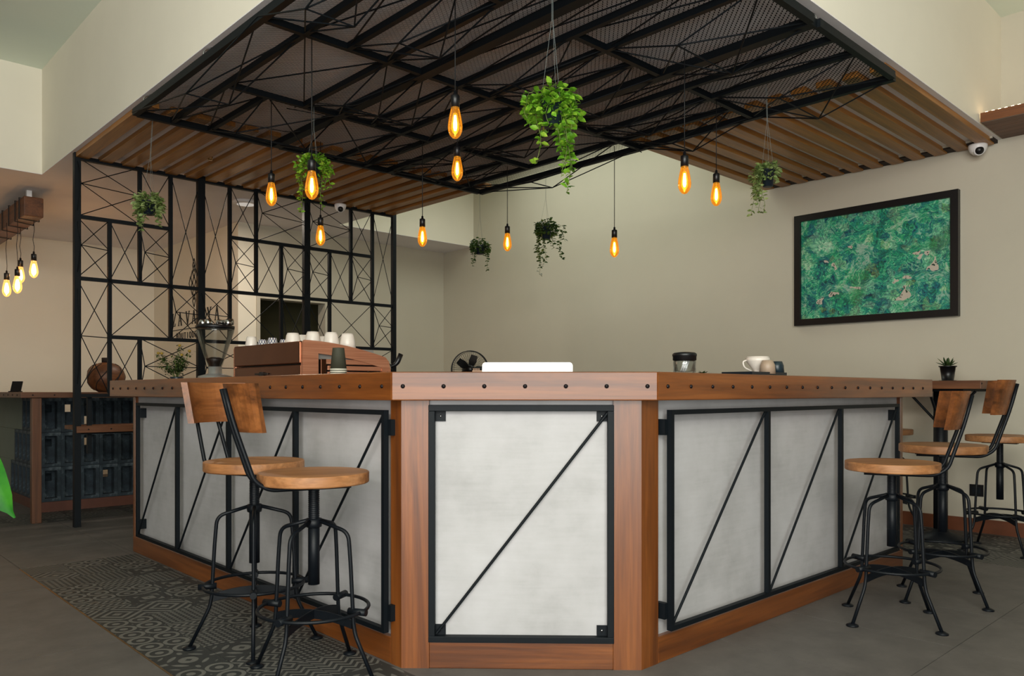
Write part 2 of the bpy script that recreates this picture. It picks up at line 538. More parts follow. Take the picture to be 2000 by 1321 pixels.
# ------------------------------------------------------------------ mesh helpers
class MB:
    def __init__(s):
        s.v = []
        s.f = []
        s.smooth = []

    def add(s, vs, fs, sm=False):
        o = len(s.v)
        s.v += [tuple(v) for v in vs]
        s.f += [tuple(i + o for i in f) for f in fs]
        s.smooth += [sm] * len(fs)
        return s

    def box(s, lo, hi):
        x0, y0, z0 = lo
        x1, y1, z1 = hi
        return s.add([(x0, y0, z0), (x1, y0, z0), (x1, y1, z0), (x0, y1, z0), (x0, y0, z1), (x1, y0, z1), (x1, y1, z1), (x0, y1, z1)],
                     [(0, 3, 2, 1), (4, 5, 6, 7), (0, 1, 5, 4), (1, 2, 6, 5), (2, 3, 7, 6), (3, 0, 4, 7)])

    def cbox(s, c, size, m=None):
        a, b, d = (q / 2 for q in size)
        vs = [(-a, -b, -d), (a, -b, -d), (a, b, -d), (-a, b, -d), (-a, -b, d), (a, -b, d), (a, b, d), (-a, b, d)]
        c = Vector(c)
        vs = [(m @ Vector(v) if m else Vector(v)) + c for v in vs]
        return s.add(vs, [(0, 3, 2, 1), (4, 5, 6, 7), (0, 1, 5, 4), (1, 2, 6, 5), (2, 3, 7, 6), (3, 0, 4, 7)])

    def prism(s, poly, z0, z1):
        n = len(poly)
        vs = [(x, y, z0) for x, y in poly] + [(x, y, z1) for x, y in poly]
        fs = [tuple(range(n - 1, -1, -1)), tuple(range(n, 2 * n))]
        fs += [(i, (i + 1) % n, n + (i + 1) % n, n + i) for i in range(n)]
        return s.add(vs, fs)

    def lathe(s, prof, n=24, c=(0, 0, 0), m=None, cap=True):
        vs = []
        for r, z in prof:
            for k in range(n):
                a = 2 * PI * k / n
                vs.append(Vector((r * math.cos(a), r * math.sin(a), z)))
        c = Vector(c)
        vs = [(m @ v if m else v) + c for v in vs]
        fs = []
        for i in range(len(prof) - 1):
            for k in range(n):
                k2 = (k + 1) % n
                fs.append((i * n + k, i * n + k2, (i + 1) * n + k2, (i + 1) * n + k))
        s.add(vs, fs, True)
        if cap:
            o = len(s.v) - len(vs)
            if prof[0][0] > 1e-4:
                s.f.append(tuple(o + k for k in range(n - 1, -1, -1)))
                s.smooth.append(False)
            if prof[-1][0] > 1e-4:
                s.f.append(tuple(o + (len(prof) - 1) * n + k for k in range(n)))
                s.smooth.append(False)
        return s

    def tube(s, pts, r, n=8, closed=False, flat=None):
        pts = [Vector(p) for p in pts]
        N = len(pts)
        rs = r if isinstance(r, (list, tuple)) else [r] * N
        tang = []
        for i in range(N):
            if closed:
                t = pts[(i + 1) % N] - pts[i - 1]
            else:
                t = pts[min(i + 1, N - 1)] - pts[max(i - 1, 0)]
            tang.append(t.normalized() if t.length > 1e-9 else Vector((0, 0, 1)))
        up = Vector((0, 0, 1)) if abs(tang[0].z) < 0.9 else Vector((1, 0, 0))
        nrm = tang[0].cross(up).normalized()
        vs = []
        for i in range(N):
            if i:
                q = tang[i - 1].rotation_difference(tang[i])
                nrm = (q @ nrm)
                nrm = (nrm - tang[i] * nrm.dot(tang[i])).normalized()
            b = tang[i].cross(nrm)
            for k in range(n):
                a = 2 * PI * k / n
                e = flat if flat else 1.0
                vs.append(pts[i] + (nrm * math.cos(a) + b * math.sin(a) * e) * rs[i])
        fs = []
        for i in range(N if closed else N - 1):
            j = (i + 1) % N
            for k in range(n):
                k2 = (k + 1) % n
                fs.append((i * n + k, i * n + k2, j * n + k2, j * n + k))
        if not closed:
            fs.append(tuple(range(n - 1, -1, -1)))
            fs.append(tuple((N - 1) * n + k for k in range(n)))
        return s.add(vs, fs, True)

    def mesh(s, name, off=(0, 0, 0)):
        me = bpy.data.meshes.new(name)
        ox, oy, oz = off
        me.from_pydata([(x - ox, y - oy, z - oz) for x, y, z in s.v], [], s.f)
        for p, sm in zip(me.polygons, s.smooth):
            p.use_smooth = sm
        me.update()
        return me

    def build(s, name, mat, parent=None, world=True):
        off = tuple(parent.location) if (parent and world) else (0, 0, 0)
        if parent is not None and world and parent.type == 'MESH':
            off = parent['_o'] if '_o' in parent else off
        me = s.mesh(name, off)
        me.materials.append(M[mat])
        o = bpy.data.objects.new(name, me)
        COL.objects.link(o)
        if parent:
            o.parent = parent
        return o


def centred(mb, name, mat, parent=None, bevel=0.0, base=None):
    """object whose origin lies in the middle of its own mesh (world coordinates in)"""
    xs = [v[0] for v in mb.v]
    ys = [v[1] for v in mb.v]
    zs = [v[2] for v in mb.v]
    c = ((min(xs) + max(xs)) / 2, (min(ys) + max(ys)) / 2, (min(zs) + max(zs)) / 2)
    me = mb.mesh(name, c)
    me.materials.append(M[mat])
    o = bpy.data.objects.new(name, me)
    COL.objects.link(o)
    wl = worldloc(parent) if parent else Vector((0, 0, 0))
    o.location = Vector(c) - wl
    if parent:
        o.parent = parent
    if bevel:
        b = o.modifiers.new('bevel', 'BEVEL')
        b.width = bevel
        b.segments = 2
    return o


def worldloc(o):
    l = Vector((0, 0, 0))
    while o is not None:
        l += o.location
        o = o.parent
    return l


def tag(o, label, cat, group=None):
    o['label'] = label
    o['category'] = cat
    if group:
        o['group'] = group
    return o


def thing(name, label, cat, loc=(0, 0, 0), rz=0, group=None):
    o = bpy.data.objects.new(name, None)
    o.empty_display_size = 0.1
    o.location = loc
    o.rotation_euler = (0, 0, rz)
    COL.objects.link(o)
    return tag(o, label, cat, group)


def struct(o):
    o['kind'] = 'structure'
    return o


def dup(root):
    r = root.copy()
    COL.objects.link(r)
    for ch in list(root.children):
        c = ch.copy()
        COL.objects.link(c)
        c.parent = r
        for g in list(ch.children):
            d = g.copy()
            COL.objects.link(d)
            d.parent = c
    return r


def rounded(pts, r, seg=5):
    """polyline with its inner corners rounded"""
    pts = [Vector(p) for p in pts]
    out = [pts[0]]
    for i in range(1, len(pts) - 1):
        a, b, c = pts[i - 1], pts[i], pts[i + 1]
        d1 = (a - b)
        d2 = (c - b)
        k = min(r, d1.length * 0.45, d2.length * 0.45)
        p1 = b + d1.normalized() * k
        p2 = b + d2.normalized() * k
        for j in range(seg + 1):
            t = j / seg
            out.append(p1 * (1 - t) ** 2 + b * 2 * t * (1 - t) + p2 * t * t)
    out.append(pts[-1])
    return out


# shared unit meshes for bars and rods
_unit = {}


def unit_mesh(kind, mat):
    k = (kind, mat)
    if k not in _unit:
        mb = MB()
        if kind == 'rod':
            mb.tube([(0, 0, 0), (0, 0, 1)], 1.0, 6)
        elif kind == 'cube':
            mb.box((-0.5, -0.5, -0.5), (0.5, 0.5, 0.5))
        elif kind == 'stud':
            mb.lathe([(1.0, 0), (0.92, 0.35), (0.6, 0.7), (0.0, 0.8)], 8)
        me = mb.mesh(kind)
        me.materials.append(M[mat])
        _unit[k] = me
    return _unit[k]


def rod(a, b, r, mat, parent, name='rod'):
    a = Vector(a)
    b = Vector(b)
    o = bpy.data.objects.new(name, unit_mesh('rod', mat))
    COL.objects.link(o)
    d = b - a
    o.parent = parent
    o.location = a - worldloc(parent)
    o.rotation_mode = 'QUATERNION'
    o.rotation_quaternion = d.to_track_quat('Z', 'Y')
    o.scale = (r, r, d.length)
    return o


def bar(lo, hi, mat, parent, name='bar'):
    o = bpy.data.objects.new(name, unit_mesh('cube', mat))
    COL.objects.link(o)
    o.parent = parent
    o.location = (Vector(lo) + Vector(hi)) / 2 - worldloc(parent)
    o.scale = [abs(h - l) for l, h in zip(lo, hi)]
    return o


def stud(p, nrm, r, mat, parent, name='stud'):
    o = bpy.data.objects.new(name, unit_mesh('stud', mat))
    COL.objects.link(o)
    o.parent = parent
    o.location = Vector(p) - worldloc(parent)
    o.rotation_mode = 'QUATERNION'
    o.rotation_quaternion = Vector(nrm).to_track_quat('Z', 'Y')
    o.scale = (r, r, r)
    return o


# ------------------------------------------------------------------ picture -> place (used only to work out where things stand)
FX, FY = math.cos(YAW), math.sin(YAW)
RX, RY = math.sin(YAW), -math.cos(YAW)


def ray(px, py):
    k = (px - 1000) / 1541.0
    return Vector((FX + RX * k, FY + RY * k, (765 - py) / 1541.0))


def at(px, py, t):
    v = ray(px, py) * t
    return Vector((v.x, v.y, v.z + CAM_H))


# ------------------------------------------------------------------ the room
ZL, ZH = 2.835, 3.71          # lower and upper ceiling
XW = 6.43                    # right wall
XB, YB = 1.67, 1.70          # edges of the lowered ceiling
YS = 6.61                    # lattice screen

fl = struct(MB().box((-2.75, -2.75, -0.12), (6.6, 10.8, -0.012)).build('floor', 'grout'))
gap = 0.0015
tm = MB().box((-0.3 + gap, -0.6 + gap, -0.012), (0.3 - gap, 0.6 - gap, 0)).mesh('floor_tile')
tm.materials.append(M['floor_tile'])
pm = []
PT = 0.2117
for i in range(6):
    me = MB().box((-PT / 2 + 0.001, -PT / 2 + 0.001, -0.012), (PT / 2 - 0.001, PT / 2 - 0.001, 0)).mesh('patterned_tile')
    me.materials.append(M['ptile%d' % i])
    pm.append(me)

zones = []   # patterned areas: x0, y0, nx, ny
zones.append((1.07, 1.67, 3, 17))
zones.append((0.55, 6.98, 11, 3))
zones.append((5.31, 0.42, 5, 13))


def in_zone(x, y):
    for zx, zy, nx, ny in zones:
        if zx - 0.01 < x < zx + nx * PT + 0.01 and zy - 0.01 < y < zy + ny * PT + 0.01:
            return True
    return False


for zx, zy, nx, ny in zones:
    for i in range(nx):
        for j in range(ny):
            o = bpy.data.objects.new('patterned_tile', pm[random.randrange(6)])
            COL.objects.link(o)
            o.parent = fl
            o.location = (zx + (i + 0.5) * PT, zy + (j + 0.5) * PT, 0)
            o.rotation_euler = (0, 0, random.randrange(4) * PI / 2)


def floor_piece(x0, x1, y0, y1):
    if x1 - x0 < 0.02 or y1 - y0 < 0.02:
        return
    if abs(x1 - x0 - 0.6) < 1e-4 and abs(y1 - y0 - 1.2) < 1e-4:
        o = bpy.data.objects.new('floor_tile', tm)
    else:
        a, b = (x1 - x0) / 2 - gap, (y1 - y0) / 2 - gap
        me = MB().box((-a, -b, -0.012), (a, b, 0)).mesh('floor_tile')
        me.materials.append(M['floor_tile'])
        o = bpy.data.objects.new('floor_tile', me)
    COL.objects.link(o)
    o.parent = fl
    o.location = ((x0 + x1) / 2, (y0 + y1) / 2, 0)


def cut(r, zs):
    """rectangle minus the patterned zones"""
    if not zs:
        floor_piece(*r)
        return
    x0, x1, y0, y1 = r
    zx, zy, nx, ny = zs[0]
    a0, a1, b0, b1 = zx, zx + nx * PT, zy, zy + ny * PT
    if a0 >= x1 or a1 <= x0 or b0 >= y1 or b1 <= y0:
        cut(r, zs[1:])
        return
    if x0 < a0:
        cut((x0, a0, y0, y1), zs[1:])
    if x1 > a1:
        cut((a1, x1, y0, y1), zs[1:])
    mx0, mx1 = max(x0, a0), min(x1, a1)
    if y0 < b0:
        cut((mx0, mx1, y0, b0), zs[1:])
    if y1 > b1:
        cut((mx0, mx1, b1, y1), zs[1:])


for i in range(-6, 9):
    for j in range(-5, 6):
        x0, y0 = 1.07 + 0.6 * i, 3.48 + 1.2 * j
        cut((x0, min(x0 + 0.6, XW), y0, min(y0 + 1.2, 10.6)), zones)
centred(MB().box((1.062, 1.67, -0.01), (1.069, 1.67 + 17 * PT, 0.0015)), 'tile_trim', 'brass_trim', fl)

# walls
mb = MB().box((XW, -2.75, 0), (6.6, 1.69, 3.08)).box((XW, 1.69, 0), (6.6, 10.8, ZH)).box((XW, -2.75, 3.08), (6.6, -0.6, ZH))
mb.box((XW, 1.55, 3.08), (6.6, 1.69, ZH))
struct(mb.build('wall_right', 'shaded_plaster'))
clere = struct(MB().box((XW + 0.06, -0.6, 3.08), (XW + 0.08, 1.55, ZH)).build('window_1', 'cream_plaster'))
centred(MB().box((XW + 0.0, -0.6, 3.08), (XW + 0.06, 1.55, 3.1)), 'window_sill', 'shaded_plaster', clere)
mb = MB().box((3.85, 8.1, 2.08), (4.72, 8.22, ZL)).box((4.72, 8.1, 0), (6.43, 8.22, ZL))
struct(mb.build('wall_inner', 'shaded_plaster'))
struct(MB().box((3.65, 8.1, 0), (3.85, 10.6, ZL)).build('wall_lettered', 'cream_plaster'))
struct(MB().box((-2.75, 10.6, 0), (6.6, 10.8, ZL)).build('wall_back', 'cream_plaster'))
# the two outer walls behind the camera, each with a wide pair of open glazed doors
mb = MB().box((-2.75, -2.75, 3.48), (-2.6, 10.8, ZH)).box((-2.75, -2.5, 2.5), (-2.6, 0.5, 2.68)).box((-2.75, -2.75, 0), (-2.6, -2.5, 3.48)).box((-2.75, 0.5, 0), (-2.6, 10.8, 3.48))
struct(mb.build('wall_left', 'grey_wall'))
mb = MB().box((-2.6, -2.75, 3.48), (6.6, -2.6, ZH)).box((-2.5, -2.75, 2.5), (0.5, -2.6, 2.68)).box((-2.6, -2.75, 0), (-2.5, -2.6, 3.48)).box((0.5, -2.75, 0), (6.6, -2.6, 3.48))
struct(mb.build('wall_front', 'grey_wall'))
# room behind the doorway
mb = MB().box((3.85, 9.6, 0), (6.43, 9.7, ZL)).box((5.6, 8.22, 0), (5.7, 9.6, ZL))
struct(mb.build('wall_store', 'olive_wall'))
door = struct(MB().box((3.85, 8.08, 0), (3.89, 8.24, 2.08)).build('door_1', 'shaded_plaster'))
centred(MB().box((4.68, 8.08, 0), (4.72, 8.24, 2.08)), 'door_jamb', 'shaded_plaster', door)
centred(MB().box((3.89, 8.08, 2.04), (4.68, 8.24, 2.08)), 'door_head', 'shaded_plaster', door)

# ceilings
mb = MB().box((-2.75, -2.75, ZH), (6.6, 4.0, ZH + 0.1)).box((-2.75, 4.0, ZH), (4.85, 6.6, ZH + 0.1)).box((6.15, 4.0, ZH), (6.6, 6.6, ZH + 0.1)).box((-2.75, 6.6, ZH), (6.6, 10.8, ZH + 0.1))
struct(mb.build('ceiling', 'green_lit_ceiling'))


def bulk(name, x0, x1, y0, y1):
    o = struct(MB().box((x0, y0, ZL + 0.004), (x1, y1, ZH)).build(name, 'cream_plaster'))
    centred(MB().box((x0, y0, ZL), (x1, y1, ZL + 0.004)), 'soffit', 'grey_soffit', o)


bulk('ceiling_lowered', XB, 4.52, YB, 10.6)
bulk('ceiling_lowered', 4.52, XW, YB, 3.46)
bulk('ceiling_lowered', 4.52, XW, 7.5, 10.6)
bulk('ceiling_lowered', -2.6, XB, 7.46, 10.6)

struct(MB().box((XW - 0.018, -2.6, 0), (XW, 8.1, 0.1)).build('baseboard_right', 'baseboard_wood'))
struct(MB().box((4.72, 8.082, 0), (XW - 0.018, 8.1, 0.1)).build('baseboard_inner', 'baseboard_wood'))

# ------------------------------------------------------------------ slatted ceilings
sl = thing('slatted_ceiling', 'row of brown wooden ceiling slats above the lattice screen', 'slats', (3.1, 5.9, 2.80))
k = 0
x = 1.70
while x < 4.5:
    mb = MB().box((x, 5.11, 2.80), (x + 0.092, YS + 0.02, ZL))
    centred(mb, 'slat', 'slat_wood_y', sl, 0.003)
    x += 0.1645
# small brass spotlight between the slats
centred(MB().lathe([(0.018, 0), (0.02, 0.03), (0.012, 0.05)], 10, (2.46, 5.95, 2.79)), 'spotlight', 'spot_brass', sl)
sr = thing('slatted_ceiling', 'row of brown wooden ceiling slats above the green painting', 'slats', (5.4, 2.6, 2.80))
for i in range(12):
    y = 1.735 + i * 0.1545
    mb = MB().box((4.46, y, 2.80), (XW - 0.03, y + 0.088, ZL))
    centred(mb, 'slat', 'slat_wood_x', sr, 0.003)
centred(MB().box((XW - 0.12, 1.72, 2.812), (XW, 3.46, ZL)), 'shadow_gap_strip', 'brown_black', sr)  # dark strip standing in for the shadow gap at the wall
centred(MB().box((XW - 0.135, 1.72, 2.822), (XW - 0.12, 3.46, ZL)), 'gap_lip', 'shaded_plaster', sr)

# ------------------------------------------------------------------ lattice panels (screen and canopy share one pattern)
BARS_R = [(1, 0, 3), (2, 0, 4), (3, 1, 4)]                       # row, from column, to column
BARS_C = [(1, 1, 4), (2, 0, 2), (2, 3, 4), (3, 0, 3)]            # column, from row, to row
CELLS = [('B', 0, 2, 0, 1), ('A', 2, 3, 0, 1), ('A', 3, 4, 0, 2), ('B', 0, 1, 1, 2), ('A', 1, 2, 1, 2), ('B', 2, 3, 1, 2),
         ('B', 0, 1, 2, 4), ('A', 1, 3, 2, 3), ('B', 3, 4, 2, 3), ('A', 1, 2, 3, 4), ('B', 2, 4, 3, 4)]


def mirror(c):
    return 4 - c


def lattice(parent, cols, rows, flip, pt, out, hw, depth, rr, mat, extra=(), out2=None):
    """pt(u, v, d) -> world; cols/rows give u and v; out = how far the ridge rods stand off the plane"""
    C = (lambda c: cols[4 - c]) if flip else (lambda c: cols[c])

    def bx(u0, v0, u1, v1):
        a = pt(min(u0, u1), min(v0, v1), -depth)
        b = pt(max(u0, u1), max(v0, v1), depth)
        bar([min(p, q) for p, q in zip(a, b)], [max(p, q) for p, q in zip(a, b)], mat, parent)
    for r, a, b in BARS_R:
        u0, u1 = sorted((C(a), C(b)))
        bx(u0 + hw, rows[r] - hw, u1 - hw, rows[r] + hw)
    for c, a, b in list(BARS_C) + list(extra):
        v0, v1 = sorted((rows[a], rows[b]))
        bx(C(c) - hw, v0 + hw * 0.98, C(c) + hw, v1 - hw * 0.98)
    for kind, c0, c1, r0, r1 in CELLS:
        u0, u1 = sorted((C(c0), C(c1)))
        va, vb = rows[r0], rows[r1]
        q = [pt(u0, va, 0), pt(u1, va, 0), pt(u0, vb, 0), pt(u1, vb, 0)]
        if kind == 'A':
            rod(q[0], q[3], rr, mat, parent)
            rod(q[1], q[2], rr, mat, parent)
        else:
            vm = (va + vb) / 2
            p1 = pt(u0, vm, out)
            p2 = pt(u1, vm, out if out2 is None else out2)
            rod(p1, p2, rr, mat, parent)
            for p in (p1, p2):
                for c in q:
                    rod(c, p, rr, mat, parent)


# screen
ZR = [2.81, 2.357, 1.888, 1.452, 1.0]
xs = [1.71, 1.942, 2.165, 2.405, 2.653, 2.903, 3.142, 3.381, 3.631, 3.874, 4.106, 4.351, 4.605]
scr = thing('lattice_screen', 'black steel lattice screen behind the bar with crossed rods', 'screen', (3.15, YS, 0))
S = 'black_steel'
for pnl in range(3):
    cols = xs[pnl * 4: pnl * 4 + 5]
    lattice(scr, cols, ZR, pnl == 1, lambda u, v, d: (u, YS - d, v), 0.12, 0.014, 0.014, 0.0035, S, out2=0.0)
bar((1.69, YS - 0.025, 0), (1.735, YS + 0.025, ZL), S, scr, 'post')
bar((4.585, YS - 0.02, 0), (4.625, YS + 0.02, 2.83), S, scr, 'post')
for xx in (xs[4], xs[8]):
    bar((xx - 0.03, YS - 0.022, 0), (xx + 0.03, YS + 0.022, 2.835), S, scr, 'post')
for a, b in ((1.735, xs[4] - 0.03), (xs[4] + 0.03, xs[8] - 0.03), (xs[8] + 0.03, 4.585)):
    bar((a, YS - 0.018, 2.785), (b, YS + 0.018, 2.815), S, scr, 'top_rail')
    bar((a, YS - 0.018, 0.985), (b, YS + 0.018, 1.01), S, scr, 'bottom_rail')

# canopy
ZC = 2.75
cx = [1.64 + 0.2375 * i for i in range(13)]
RY_ = [1.70, 2.555, 3.43, 4.31, 5.14]
can = thing('steel_canopy', 'suspended black steel truss canopy with wire mesh over the bar', 'canopy', (3.07, 3.42, ZC))
for pnl in range(3):
    cols = cx[pnl * 4: pnl * 4 + 5]
    lattice(can, cols, RY_, pnl > 0, lambda u, v, d: (u, v, ZC - d), 0.12, 0.014, 0.016, 0.0042, S,
            extra=[(2, 2, 3)] if pnl == 1 else [])
e = 0.016
for i, xx in enumerate((cx[0], cx[4], cx[8], cx[12])):
    wd = 0.017 if i in (0, 3) else 0.03
    sft = 0.017 if i == 0 else 0.0
    bar((xx - wd + sft, RY_[0], ZC - 0.02), (xx + wd + sft, RY_[4], ZC + 0.02), S, can, 'beam')
for i in range(3):
    a, b = cx[i * 4] + 0.03, cx[i * 4 + 4] - 0.03
    for yy in (RY_[0], RY_[4]):
        bar((a, yy - e, ZC - 0.02), (b, yy + e, ZC + 0.02), S, can, 'edge_beam')
for (hx, hy) in ((1.66, 5.0), (1.66, 4.1), (1.66, 3.1), (3.3, 1.72), (3.6, 1.72), (4.4, 1.72)):
    h = MB().lathe([(0.016, ZL - 0.008), (0.016, ZL)], 8, (hx + (0.05 if hx < 2 else 0), hy + (0.05 if hx > 2 else 0), 0))
    h.tube(rounded([(hx, hy, 2.77), (hx, hy, 2.81), (hx + (0.05 if hx < 2 else 0), hy + (0.05 if hx > 2 else 0), ZL)], 0.02), 0.004, 6)
    centred(h, 'hook', 'screw_metal', can)


# expanded metal: zigzag strands, one sheet per panel
def mesh_sheet(x0, x1, y0, y1, z, sw=0.0138, lw=0.031, wd=0.0064):
    vs, fs = [], []
    ny = int((y1 - y0) / sw)
    nx = int((x1 - x0) / (lw / 2))
    for j in range(ny):
        base = len(vs)
        for i in range(nx + 1):
            x = x0 + i * lw / 2
            up = (i + j) % 2
            y = y0 + (j + 0.5) * sw + (sw * 0.5 - 0.0009 if up else -sw * 0.5 + 0.0009)
            dz = 0.0012 if up else -0.0012
            vs.append((x, y - wd / 2, z + dz - 0.002))
            vs.append((x, y + wd / 2, z + dz + 0.002))
        for i in range(nx):
            a = base + 2 * i
            fs.append((a, a + 2, a + 3, a + 1))
    m = MB()
    m.v, m.f, m.smooth = vs, fs, [False] * len(fs)
    return m


for i in range(3):
    o = centred(mesh_sheet(cx[i * 4] + 0.005, cx[i * 4 + 4] - 0.002, RY_[0] + 0.005, RY_[4] - 0.005, ZC + 0.026), 'mesh_sheet', S, can)
    o['kind'] = 'stuff'

# loose wiring lying on the mesh
random.seed(3)
for i in range(7):
    p0 = Vector((random.uniform(2.2, 4.2), random.uniform(2.6, 4.8), ZC + 0.02))
    pts = [p0]
    d = random.uniform(0, 6.28)
    for j in range(5):
        d += random.uniform(-0.7, 0.7)
        pts.append(pts[-1] + Vector((math.cos(d) * 0.14, math.sin(d) * 0.14, 0)))
        pts[-1].z = ZC - 0.02 + random.uniform(-0.02, 0.03)
    centred(MB().tube(rounded(pts, 0.06, 3), 0.003, 5), 'wire', 'cord_black', can)

# ------------------------------------------------------------------ bar counter
XF, YF = 1.715, 1.785            # outer faces of the two arms
C1 = Vector((XF, 2.412, 0))
C2 = Vector((2.345, YF, 0))
DCH = (C2 - C1).normalized()
NCH = Vector((-DCH.y, DCH.x, 0))
if NCH.x + NCH.y > 0:
    NCH = -NCH
LEND, REND = 5.36, 4.84
bc = thing('bar_counter', 'corner bar of white cement panels framed in wood and black steel', 'bar counter', (XF, 2.4, 0))
# carcass behind the panels
mb = MB()
mb.prism([(XF + 0.05, LEND - 0.02), (XF + 0.05, 2.47), (2.375, YF + 0.05), (REND - 0.02, YF + 0.05), (REND - 0.02, YF + 0.12), (2.41, YF + 0.12), (XF + 0.12, 2.5), (XF + 0.12, LEND - 0.02)], 0.02, 0.995)
mb.build('carcass', 'grey_soffit', bc)
# white panels
centred(MB().box((XF + 0.022, 2.47, 0.09), (XF + 0.045, LEND - 0.03, 0.995)), 'cement_panel', 'cement_panel', bc)
centred(MB().box((2.43, YF + 0.022, 0.09), (REND - 0.03, YF + 0.045, 0.995)), 'cement_panel', 'cement_panel', bc)
mid = (C1 + C2) / 2


def chbox(s0, s1, n0, n1, z0, z1, name, mat, parent, bevel=0.0):
    """box on the chamfered front; s along it, n outwards, local axes turned with it"""
    ang = math.atan2(DCH.y, DCH.x)
    me = MB().cbox((0, 0, 0), (s1 - s0, n1 - n0, z1 - z0)).mesh(name)
    me.materials.append(M[mat])
    o = bpy.data.objects.new(name, me)
    COL.objects.link(o)
    p = mid + DCH * (s0 + s1) / 2 + NCH * (n0 + n1) / 2
    o.parent = parent
    o.location = Vector((p.x, p.y, (z0 + z1) / 2)) - worldloc(parent)
    o.rotation_euler = (0, 0, ang)
    if bevel:
        b = o.modifiers.new('bevel', 'BEVEL')
        b.width = bevel
        b.segments = 2
    return o


HW = (C2 - C1).length / 2
chbox(-HW + 0.1, HW - 0.1, -0.045, -0.022, 0.09, 0.995, 'cement_panel', 'cement_panel', bc)
# wooden corner posts: five-sided so that they wrap the bend
q = 0.052
for cc, d2, sl_ in ((C1, Vector((0, 1, 0)), 0.068), (C2, Vector((1, 0, 0)), 0.103)):
    along = DCH if cc is C1 else -DCH
    p = [cc, cc + along * 0.103, cc + along * 0.103 - NCH * 0.05, cc - NCH * 0.08 + d2 * 0.02,
         cc + d2 * sl_ + (Vector((0.05, 0, 0)) if cc is C1 else Vector((0, 0.05, 0))), cc + d2 * sl_]
    poly = [(v.x, v.y) for v in p]
    ar = sum(poly[i][0] * poly[(i + 1) % 6][1] - poly[(i + 1) % 6][0] * poly[i][1] for i in range(6))
    if ar < 0:
        poly.reverse()
    centred(MB().prism(poly, 0, 0.995), 'corner_post', 'bar_wood_z', bc)
# end posts
centred(MB().box((XF, LEND - 0.035, 0.1), (XF + 0.12, LEND, 0.995)), 'end_post', 'bar_wood_z', bc, 0.003)
centred(MB().box((REND - 0.035, YF, 0.1), (REND, YF + 0.12, 0.995)), 'end_post', 'bar_wood_z', bc, 0.003)
# plinth boards
centred(MB().box((XF, 2.481, 0), (XF + 0.05, LEND, 0.1)), 'plinth_board', 'bar_wood_y', bc, 0.003)
centred(MB().box((2.449, YF, 0), (REND, YF + 0.05, 0.1)), 'plinth_board', 'bar_wood_x', bc, 0.003)
chbox(-HW + 0.103, HW - 0.103, -0.05, 0.0, 0, 0.098, 'plinth_board', 'bar_wood_x', bc, 0.003)

# steel frames standing off the panels
fz0, fz1 = 0.122, 0.958
fb = 0.018
xf0, xf1 = XF - 0.036, XF - 0.014
ly = [2.473, 3.17, 3.86, 4.54, 5.2]
def frame_side(axis, vals, n0, n1, sgn):
    def B(a0, a1, z0, z1, name):
        if axis == 'y':
            return bar((n0, a0, z0), (n1, a1, z1), S, bc, name)
        return bar((a0, n0, z0), (a1, n1, z1), S, bc, name)
    B(vals[0], vals[-1], fz1 - fb, fz1, 'frame_rail')
    B(vals[0], vals[-1], fz0, fz0 + fb, 'frame_rail')
    for i, v in enumerate(vals):
        B(v - (0 if i == 0 else fb / 2 if i < len(vals) - 1 else fb), v + (fb if i == 0 else fb / 2 if i < len(vals) - 1 else 0), fz0 + fb, fz1 - fb, 'frame_upright')
    nm = (n0 + n1) / 2
    for a, b in zip(vals[:-1], vals[1:]):
        if axis == 'y':   # the rod rises towards the near end
            rod((nm, b - 0.02, fz0 + fb), (nm, a + 0.02, fz1 - fb), 0.0055, S, bc, 'brace_rod')
        else:
            rod((a + 0.02, nm, fz0 + fb), (b - 0.02, nm, fz1 - fb), 0.0055, S, bc, 'brace_rod')
    # fixing lugs at the corners
    for z in (fz0 + 0.075, fz1 - 0.065):
        for v, dirn in ((vals[0], -1), (vals[-1], -1)):
            a0, a1 = sorted((v, v + dirn * 0.022))
            if axis == 'y':
                bar((n1 - 0.006, a0, z - 0.03), (XF + 0.024, a1, z + 0.03), S, bc, 'fixing_lug')
            else:
                bar((a0, n1 - 0.006, z - 0.03), (a1, YF + 0.024, z + 0.03), S, bc, 'fixing_lug')


frame_side('y', ly, xf0, xf1, 1)
frame_side('x', [2.483, 3.22, 3.956, 4.70], YF - 0.036, YF - 0.014, 1)
# chamfer frame
hs = 0.343
for s0, s1, z0, z1 in ((-hs, hs, 0.955, 0.978), (-hs, hs, 0.098, 0.121), (-hs, -hs + 0.024, 0.121, 0.955), (hs - 0.024, hs, 0.121, 0.955)):
    chbox(s0, s1, -0.02, 0.008, z0, z1, 'frame_rail' if s1 - s0 > 0.1 else 'frame_upright', S, bc, 0.002)


def chp(s, n, z):
    p = mid + DCH * s + NCH * n
    return Vector((p.x, p.y, z))


rod(chp(-hs + 0.03, -0.004, 0.13), chp(hs - 0.022, -0.004, 0.95), 0.0055, S, bc, 'brace_rod')
for sx in (-1, 1):
    for z in (0.936, 0.14):
        a = sx * (hs - 0.043)
        chbox(a - 0.019, a + 0.019, -0.022, -0.016, z - 0.019, z + 0.019, 'corner_plate', S, bc)
        stud(chp(a, -0.016, z), NCH, 0.005, 'screw_metal', bc, 'screw')

# ledge boards with their studs
bt = thing('bar_ledge', 'thick wooden ledge with dark studs running round the bar', 'counter top', (XF, 2.4, 0.995))
XT, YT = 1.655, 1.72
T1 = Vector((XT, 2.39, 0))
T2 = Vector((2.357, YT, 0))
ZT0, ZT1 = 0.995, 1.10
LT, RT = 5.63, 5.13
ID = 0.25
